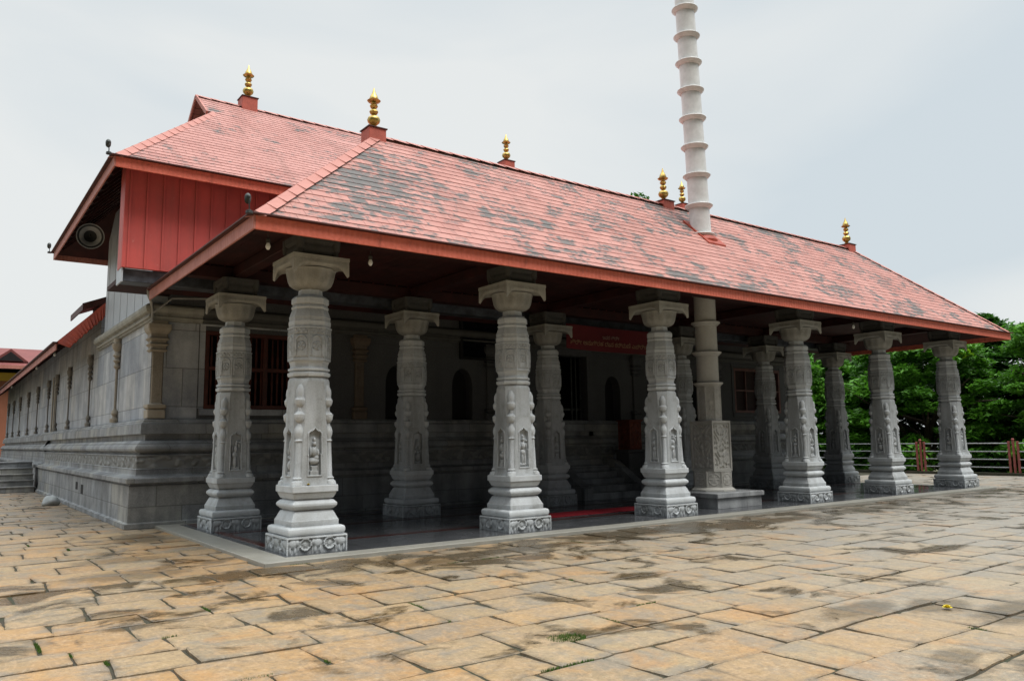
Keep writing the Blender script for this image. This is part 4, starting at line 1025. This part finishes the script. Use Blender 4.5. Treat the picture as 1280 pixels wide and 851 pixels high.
def relief_prism(mb, cx, cy, n, ap, z0, z1, kind, dep=.015, rot=0, nu=26, nv=60):
    for k in range(n):
        th = rot+k*2*math.pi/n; w = ap*math.tan(math.pi/n); f = carved_face(w, z0, z1, dep, k*1.3, kind if not (kind == 'mix') else ('floral' if k % 2 else 'disc'))
        def fn(s_, t_):
            u = (s_*2-1)*w; z = z0+(z1-z0)*t_; d = ap+(f(u, z) if abs(s_-.5) < .49 else 0)
            return (cx+u*math.cos(th)+d*math.sin(th), cy+u*math.sin(th)-d*math.cos(th), z)
        mb.grid(fn, nu, nv)
    mb.add([(cx+ap/math.cos(math.pi/n)*math.cos(math.pi/2+rot+math.pi/n+2*math.pi*k/n), cy+ap/math.cos(math.pi/n)*math.sin(math.pi/2+rot+math.pi/n+2*math.pi*k/n), z1) for k in range(n)], [tuple(range(n))])
m = MB()
def oc(a_, n=8): return [(cx+a_/math.cos(math.pi/n)*math.cos(math.pi/n+2*math.pi*k/n), cy+a_/math.cos(math.pi/n)*math.sin(math.pi/n+2*math.pi*k/n)) for k in range(n)]
m.loft([oc(.50), oc(.50), oc(.46), oc(.44)], [.401, .44, .47, .49])
relief_prism(m, cx, cy, 8, .43, .49, .86, 'disc', .012)
m.build('octagonal_foot', MAT['pole_stone'], pole, 30)
m = MB(); relief_prism(m, cx, cy, 4, .335, .861, 2.04, 'floral', .034, 0, 60, 110); m.build('square_block', MAT['pole_stone'], pole, 30)
m = MB(); relief_prism(m, cx, cy, 8, .275, 2.041, 2.86, 'floral', .010); m.build('octagonal_block', MAT['pole_stone'], pole, 30)
rz = [2.93, 3.67, 4.40, 5.15, 5.87, 6.59, 7.33, 8.10, 8.84, 9.57, 10.30, 11.03, 11.73, 12.45, 13.2, 13.95, 14.7]
lean = -.040
for i, z in enumerate(rz):
    z2 = rz[i+1] if i+1 < len(rz) else z+.7
    xo = cx+(0 if z < 6.5 else lean*(z-6.2)); r = .262-.0012*(z-3)*2
    ln = lean if z >= 5.8 else (.0)
    m = MB(); m.lathe(xo, cy, [(r, z+.03), (r-.004, z2-.06)], 28, lean=(ln, 0)); m.build('segment', MAT['pole_stone'] if z < 5.5 else MAT['pole_metal'], pole, 30)
    m = MB(); m.lathe(xo, cy, [(r+.005, z-.075), (r+.03, z-.06), (r+.04, z-.045), (r+.085, z-.005), (r+.092, z+.01), (r+.085, z+.025), (r+.02, z+.035), (r, z+.045)], 28, lean=(ln, 0)); m.build('ring', MAT['pole_stone'] if z < 5.5 else MAT['pole_metal'], pole, 35)

m = MB(); m.lathe(15.03, 12.46, [(.36, 6.36), (.37, 6.44), (.33, 6.50), (.29, 6.54)], 20, rot=.2); m.add([(14.72, 12.02, 6.30), (15.36, 12.02, 6.30), (15.36, 12.80, 7.03), (14.72, 12.80, 7.03), (14.72, 12.02, 6.24), (15.36, 12.02, 6.24), (15.36, 12.80, 6.97), (14.72, 12.80, 6.97)], [(0, 1, 2, 3), (0, 4, 5, 1), (1, 5, 6, 2), (2, 6, 7, 3), (3, 7, 4, 0)])
m.build('roof_flashing', MAT['rust'], hr)
# ------------------------------------------------------------------ things in and on the porch
m = MB(); m.grid(lambda s_, t_: (10.3+4.6*s_, 12.86+.74*t_, FL+.014+.004*mnoise.noise(Vector((s_*14, t_*3, 0)))), 50, 8)
m.grid(lambda s_, t_: (10.3+4.6*s_, 12.86, FL+.0+.014*t_), 50, 1)
tag(m.build('red_carpet', MAT['carpet']), 'long red carpet runner on the dark porch floor', 'carpet')

bn = empty('banner', (14.6, 15.28, 3.97)); tag(bn, 'dark red cloth banner with pale lettering hung between rear pillars', 'banner')
m = MB(); f1 = lambda s_, t_: (12.95+3.75*s_, 15.28+.03*math.sin(s_*9)*(1-t_), 3.97+.64*t_-.03*math.sin(s_*math.pi))
m.grid(f1, 40, 6); m.grid(lambda s_, t_: (f1(s_, t_)[0], f1(s_, t_)[1]+.006, f1(s_, t_)[2]), 40, 6)
m.build('cloth', MAT['banner'], bn, 60)
def text_mesh(txt, size, loc, mat, parent, name='lettering'):
    cu = bpy.data.curves.new('t', 'FONT'); cu.body = txt; cu.size = size; cu.extrude = .002; cu.align_x = 'CENTER'
    to = bpy.data.objects.new('t', cu); C.objects.link(to); bpy.context.view_layer.update()
    me = bpy.data.meshes.new_from_object(to.evaluated_get(bpy.context.evaluated_depsgraph_get())); bpy.data.objects.remove(to)
    me.name = name; me.materials.clear(); me.materials.append(mat)
    me.transform(Matrix.Translation(Vector(loc))@Matrix.Rotation(R(90), 4, 'X'))
    o = bpy.data.objects.new(name, me); C.objects.link(o); o.parent = parent; o.matrix_parent_inverse = Matrix.Translation(-parent.location); return o
text_mesh('ಇವರ ಶ್ರೀ', .13, (14.45, 15.215, 4.27), MAT['letters'], bn)
text_mesh('ಶ್ರೀ ಅನುಗ್ರಹ ದಾನ ಕರ್ಮಣೆ ಎಪ್ರಿಲ್', .165, (14.45, 15.215, 4.08), MAT['letters2'], bn)

tv = empty('wall_screen', (12.2, 17.6, 3.8)); tag(tv, 'large dark framed glass panel hung high on the porch wall', 'screen')
m = MB(); a, b_, c, d = 11.25, 13.25, 3.82, 5.0
m.box(a, b_, WY-.12, WY-.03, c, c+.07, .006); m.box(a, b_, WY-.12, WY-.03, d-.07, d, .006); m.box(a, a+.07, WY-.12, WY-.03, c+.07, d-.07); m.box(b_-.07, b_, WY-.12, WY-.03, c+.07, d-.07); m.build('frame', MAT['black'], tv)
m = MB(); m.box(a+.07, b_-.07, WY-.085, WY-.035, c+.07, d-.07); m.build('glass', MAT['screen'], tv)

# carved wooden box on a stand right of the door
cb = empty('offering_box', (16.6, 16.9, FL)); tag(cb, 'orange brown carved wooden box on a stone stand beside the doorway', 'offering box')
m = MB(); m.box(16.3, 16.95, 16.55, 17.1, FL, 1.25, .02); m.box(16.24, 17.01, 16.5, 17.15, 1.25, 1.33, .01); m.build('stand', MAT['inner'], cb)
m = MB(); relief_prism(m, 16.62, 16.82, 4, .24, 1.331, 2.15, 'floral', .02, 0, 20, 30); m.box(16.34, 16.90, 16.54, 17.1, 2.151, 2.2, .01); m.build('box', MAT['orangewood'], cb)

# loudspeaker horn
hn = empty('loudspeaker', (2.85, 21.6, 6.75)); tag(hn, 'grey horn loudspeaker hanging under the upper roof eave at the left corner', 'loudspeaker')
ctr = Vector((2.82, 21.35, 6.78)); ax = (Vector((0.6, 0, 2.6))-ctr).normalized(); up = Vector((0, 0, 1)); sr = ax.cross(up).normalized(); su = sr.cross(ax)
m = MB(); prof = [(.05, -.42), (.06, -.30), (.09, -.2), (.15, -.1), (.23, -.03), (.295, 0), (.312, .005), (.312, .018), (.29, .012), (.21, -.05), (.12, -.13), (.05, -.22), (.02, -.23)]; n = 32; vs_ = []
for r, d in prof: vs_ += [ctr+ax*d+(sr*math.cos(2*math.pi*k/n)+su*math.sin(2*math.pi*k/n))*r for k in range(n)]
m.add(vs_, [(i*n+k, i*n+(k+1) % n, (i+1)*n+(k+1) % n, (i+1)*n+k) for i in range(8) for k in range(n)]+[tuple(range(n))])
m.add(vs_, [(i*n+k, i*n+(k+1) % n, (i+1)*n+(k+1) % n, (i+1)*n+k) for i in range(8, len(prof)-1) for k in range(n)]+[tuple(range((len(prof)-1)*n, len(prof)*n))], 1)
m.build('horn', [MAT['horn'], MAT['throat']], hn, 40)
m = MB(); q = ctr-ax*.42; m.tube([q+ax*.02, q-ax*.22], [.09, .085], 14); m.build('driver', MAT['hood'], hn, 40)
m = MB(); m.bar(q-ax*.1, q-ax*.1+Vector((0, 0, .55)), .03); m.bar(ctr-ax*.2, ctr-ax*.2+Vector((0, 0, .6)), .03); m.build('mounting_bracket', MAT['hood'], hn)

# bare bulbs under the eaves
def make_bulb(drop):
    r = empty('light_bulb')
    m = MB(); m.tube([(0, 0, 0), (0, 0, -drop)], [.006, .006], 6); m.build('cord', MAT['bulbcap'], r)
    m = MB(); m.lathe(0, 0, [(.03, -drop-.07), (.035, -drop-.02), (.02, -drop)], 10); m.build('socket', MAT['bulbcap'], r)
    m = MB(); m.lathe(0, 0, [(.004, -drop-.17), (.022, -drop-.16), (.036, -drop-.13), (.036, -drop-.11), (.022, -drop-.071)], 12); m.build('bulb', MAT['bulb'], r, 50)
    return r
b0 = make_bulb(.07); bl = [((2.72, 26.3, 4.50), 'white bulb under the lean-to eave, nearest the porch'), ((2.74, 31.5, 4.53), 'white bulb under the lean-to eave, middle of three'), ((2.76, 42.5, 4.57), 'white bulb under the lean-to eave, farthest from the porch'),
    ((5.35, 11.0, 4.62), 'white bulb under the porch roof just right of the nearest pillar'), ((19.04, 11.0, 4.62), 'white bulb under the porch eave between the fourth and fifth front pillars'), ((3.73, 11.0, 4.66), 'small bulb hanging inside the front left corner of the porch eave')]
for i, (loc, lab) in enumerate(bl):
    o = b0 if i == 0 else copy_tree(b0); o.location = loc; tag(o, lab, 'light bulb', 'bare bulbs under the eaves')

# boulder, marigolds, grass
m = MB(); n = 22; vs_ = []; fs_ = []
for i in range(13):
    ph = math.pi*i/12
    for k in range(n):
        a = 2*math.pi*k/n; v = Vector((math.sin(ph)*math.cos(a), math.sin(ph)*math.sin(a), math.cos(ph)))
        s_ = 1+.22*mnoise.noise(v*1.4+Vector((5, 1, 2))); vs_.append((2.80+v.x*.23*s_, 26.0+v.y*.28*s_, .10+max(v.z*.17*s_, -.11)))
for i in range(12):
    for k in range(n): fs_.append((i*n+k, i*n+(k+1) % n, (i+1)*n+(k+1) % n, (i+1)*n+k))
m.add(vs_, fs_); tag(m.build('boulder', MAT['boulder'], None, 50), 'pale grey rounded stone lying at the foot of the long plinth', 'stone')
def flower(x, y, z, r, lab):
    m = MB(); rr = random.Random(5)
    for ring in range(4):
        for k in range(12-ring*2):
            a = 2*math.pi*k/(12-ring*2)+ring*.4; el = R(10+ring*24); L = r*(1-ring*.14)
            d = Vector((math.cos(a)*math.cos(el), math.sin(a)*math.cos(el), math.sin(el))); s_ = Vector((-math.sin(a), math.cos(a), 0))*r*.3
            c = Vector((x, y, z+.006)); u = Vector((0, 0, .008))
            m.add([c, c+d*L*.6-s_, c+d*L+u*.3, c+d*L*.6+s_], [(0, 1, 2, 3)])
    tag(m.build('marigold', MAT['yellow']), lab, 'flower', 'fallen yellow marigolds')
flower(7.89, 3.81, .004, .05, 'yellow marigold fallen on the paving at the lower right')
flower(4.55, 11.36, 1.03+.0, .03, 'small yellow marigold laid on the base ledge of the nearest pillar')

def grass():
    rnd = random.Random(11); V = []; Fc = []; A = []
    def tuft(x, y, r, n, h):
        for _ in range(n):
            a = rnd.uniform(0, 6.28); d = r*math.sqrt(rnd.random()); px, py = x+d*math.cos(a), y+d*math.sin(a); b_ = rnd.uniform(0, 6.28); hh = h*rnd.uniform(.5, 1.2); w = .004
            k = len(V); lx, ly = math.cos(b_)*hh*.6, math.sin(b_)*hh*.6
            V.extend([(px-math.sin(b_)*w, py+math.cos(b_)*w, -.012), (px+math.sin(b_)*w, py-math.cos(b_)*w, -.012), (px+lx, py+ly, hh)]); Fc.append((k, k+1, k+2)); A.append(rnd.random())
    tuft(4.45, 5.26, .12, 420, .020); tuft(4.33, 5.3, .1, 220, .017)
    # the joints where grass has taken: random walk points between slabs in the foreground
    for (xa, ya, xb, yb_, xc, yc) in JOINTS:
        if rnd.random() > (.42 if xa < 4 and ya < 8.5 else .16): continue
        (ex, ey) = (xb, yb_) if rnd.random() < .5 else (xc, yc); t0 = rnd.random(); L = rnd.uniform(.1, .5)
        for k in range(int(L*40)):
            t = t0+k*.025/.8
            if t > 1: break
            tuft(xa+(ex-xa)*t, ya+(ey-ya)*t, .016, 7, .011)
    me = bpy.data.meshes.new('grass'); me.from_pydata(V, [], Fc); me.materials.append(MAT['grass'])
    a = me.attributes.new('rnd', 'FLOAT', 'FACE'); a.data.foreach_set('value', A)
    o = bpy.data.objects.new('grass', me); C.objects.link(o); tag(o, 'small green grass tufts growing in the paving joints', 'grass', None, 'stuff')
grass()

# ------------------------------------------------------------------ fence
fn_ = empty('fence', (34.0, 15, 0)); tag(fn_, 'low terrace fence of grey rails between faded red posts', 'fence')
m = MB(); m.box(33.9, 34.12, -14, 40, -.1, .11, .01); m.build('kerb', MAT['joint'], fn_)
ys = [17.0+3.6*k for k in range(-8, 7)]
for y in ys:
    m = MB(); m.box(33.97, 34.03, y-.20, y-.12, .11, 1.34, .006); m.box(33.97, 34.03, y+.12, y+.20, .11, 1.34, .006); m.lathe(34.0, y, [(.045, .11), (.045, 1.38), (.06, 1.40), (.03, 1.46)], 10)
    m.build('post', MAT['fence_red'], fn_)
for y0_, y1_ in zip(ys, ys[1:]):
    for z in (.32, .63, .94, 1.26):
        m = MB(); m.bar((34.0, y0_+.2, z), (34.0, y1_-.2, z), .045, n=8); m.build('rail', MAT['fence_rail'], fn_)

# ------------------------------------------------------------------ trees
def tree(x, y, zb, h, rad, mat, label, seed, clumps=120, leaves=130, leaf=.16, flat=.45, low=.25):
    rs = np.random.RandomState(seed); rd = random.Random(seed)
    root = empty('tree', (x, y, zb)); tag(root, label, 'tree', 'trees beyond the terrace')
    m = MB(); pts = [(0, 0, -.3)]; 
    for i in range(1, 7): pts.append((.15*h*.1*math.sin(i+seed), .1*h*.1*math.cos(i*1.3+seed), h*.55*i/6))
    m.tube(pts, [h*.030*(1-.1*i) for i in range(7)], 10)
    tips = []
    for k in range(9):
        a = k*2*math.pi/9+rd.uniform(-.3, .3); s_ = Vector(pts[3+k % 4]); e = Vector((rad*.7*math.cos(a), rad*.7*math.sin(a), h*rd.uniform(.5, .85)))
        md = s_.lerp(e, .5)+Vector((0, 0, h*.06)); m.tube([s_, md, e], [h*.014, h*.009, h*.004], 6); tips.append(e)
        for q in range(2):
            e2 = e+Vector((rd.uniform(-1, 1), rd.uniform(-1, 1), rd.uniform(.2, .8)))*rad*.3; m.tube([md, e2], [h*.006, h*.002], 5)
    t = _build(m, 'trunk', MAT['bark'], root, 60)
    # crown: flattened sprays of leaf quads
    cs = []
    for i in range(clumps):
        a = rs.uniform(0, 2*np.pi); zz = rs.uniform(low, 1); rr = rad*np.sqrt(rs.uniform(.12, 1))*np.sqrt(max(.05, 1-((zz-.5)/.56)**2))
        cs.append((rr*np.cos(a), rr*np.sin(a), zz*h, rs.uniform(.45, 1.0)*rad*.27))
    cs = np.array(cs); n = clumps*leaves
    ci = np.repeat(np.arange(clumps), leaves)
    d = rs.normal(size=(n, 3)); d /= np.linalg.norm(d, axis=1)[:, None]; rr = rs.uniform(0, 1, n)**.45
    pos = cs[ci, :3]+d*rr[:, None]*cs[ci, 3:4]*np.array([1, 1, flat])
    pos[:, 2] -= .12*(((pos[:, 0]-cs[ci, 0])**2+(pos[:, 1]-cs[ci, 1])**2)/cs[ci, 3])        # sprays droop at the ends
    ang = rs.uniform(0, 2*np.pi, n); tilt = rs.normal(0, .45, n); sz = leaf*rs.uniform(.6, 1.3, n)
    u = np.stack([np.cos(ang), np.sin(ang), np.sin(tilt)*.8-.25], 1); u /= np.linalg.norm(u, axis=1)[:, None]
    v = np.stack([-np.sin(ang), np.cos(ang), rs.normal(0, .4, n)], 1); v /= np.linalg.norm(v, axis=1)[:, None]
    V = np.empty((n, 4, 3)); V[:, 0] = pos-u*sz[:, None]; V[:, 1] = pos+v*sz[:, None]*.36; V[:, 2] = pos+u*sz[:, None]; V[:, 3] = pos-v*sz[:, None]*.36
    me = bpy.data.meshes.new('crown'); me.vertices.add(n*4); me.vertices.foreach_set('co', V.ravel())
    me.loops.add(n*4); me.loops.foreach_set('vertex_index', np.arange(n*4)); me.polygons.add(n); me.polygons.foreach_set('loop_start', np.arange(0, n*4, 4)); 
    me.update(calc_edges=True); me.materials.append(mat)
    cv = rs.uniform(0, 1, clumps)[ci]*.55+rs.uniform(0, 1, n)*.45
    at = me.attributes.new('rnd', 'FLOAT', 'FACE'); at.data.foreach_set('value', cv.astype(np.float32))
    o = bpy.data.objects.new('crown', me); C.objects.link(o); o.parent = root
TR = [(37.6, 24.5, 8.6, 3.2, 'leaf2', 'bushy bright green tree behind the fence beside the porch end'),
      (38.2, 18.8, 9.2, 3.8, 'leaf1', 'spreading green tree behind the fence between the last porch pillars'),
      (38.3, 12.4, 9.3, 3.6, 'leaf2', 'spreading light green tree behind the fence at the right edge of the photo'),
      (43.5, 28.5, 10.5, 4.8, 'leaf3', 'dark green tree farther back behind the fence near the porch end'),
      (44.5, 20.5, 10.6, 5.0, 'leaf3', 'dark green tree farther back behind the middle of the fence'),
      (45.0, 12.8, 11.2, 5.0, 'leaf3', 'taller dark tree farther back at the right edge of the fence'),
      (38.5, 6.8, 8.8, 3.8, 'leaf1', 'green tree behind the fence just outside the right side'),
      (39.0, 30.5, 8.8, 3.6, 'leaf1', 'green tree behind the fence seen past the last rear pillar')]
for i, (x, y, h, rad, mt, lab) in enumerate(TR):
    if lab.endswith('outside the right side'): lab = 'low green tree behind the fence, nearest the viewer'
    tree(x, y, -2.9, h, rad, MAT[mt], lab, 20+i, 230 if x < 42 else 170, 210, .17 if x < 42 else .27)
tree(36.2, 35.0, -1.5, 18.3, 5.0, MAT['leaf3'], 'tall tree whose top peeks over the porch ridge', 77, 90, 110, .22, low=.5)

# ------------------------------------------------------------------ distant building on the left
fb = empty('distant_building', (2, 82, 0)); tag(fb, 'small far building with red tiled roof, gablet and orange yellow walls', 'building')
m = MB(); m.box(-8, 12, 80, 92, 0, 7.3); m.build('wall', MAT['farwall'], fb)
m = MB(); m.box(-8.2, 12.2, 79.8, 92.2, 7.3, 8.0, .02); m.build('yellow_band', MAT['yellowband'], fb)
m = MB(); m.box(-7.6, 11.6, 80.4, 91.6, 8.0, 8.9); m.build('upper_opening', MAT['black'], fb)
m = MB(); x0, x1, y0, y1, ze, zr = -9.5, 13.5, 78.6, 93.4, 8.55, 10.75
m.add([(x0, y0, ze), (x1, y0, ze), (x1, y1, ze), (x0, y1, ze), (x0+5, 86, zr), (x1-5, 86, zr)], [(0, 1, 5, 4), (2, 3, 4, 5), (3, 0, 4), (1, 2, 5), (0, 3, 2, 1)])
rf_ = m.build('roof', MAT['farroof'], fb)
m = MB(); m.add([(3.6, 79.6, 8.95), (6.3, 79.6, 8.95), (4.95, 79.6, 10.05), (4.95, 84.2, 10.05), (3.6, 81, 8.95), (6.3, 81, 8.95)], [(0, 2, 3, 4), (1, 5, 3, 2), (0, 1, 2)]); m.build('gablet', MAT['farroof'], rf_)
m = MB(); m.add([(4.0, 79.58, 9.0), (5.9, 79.58, 9.0), (4.95, 79.58, 9.8), (4.0, 79.5, 9.0), (5.9, 79.5, 9.0), (4.95, 79.5, 9.8)], [(0, 1, 2), (3, 5, 4), (0, 3, 4, 1), (1, 4, 5, 2), (2, 5, 3, 0)]); m.build('gablet_opening', MAT['black'], rf_)
m = MB(); m.box(x0, x1, y0-.06, y0, ze-.3, ze); m.box(x1, x1+.06, y0, y1, ze-.3, ze); m.build('fascia', MAT['fascia_side'], rf_)
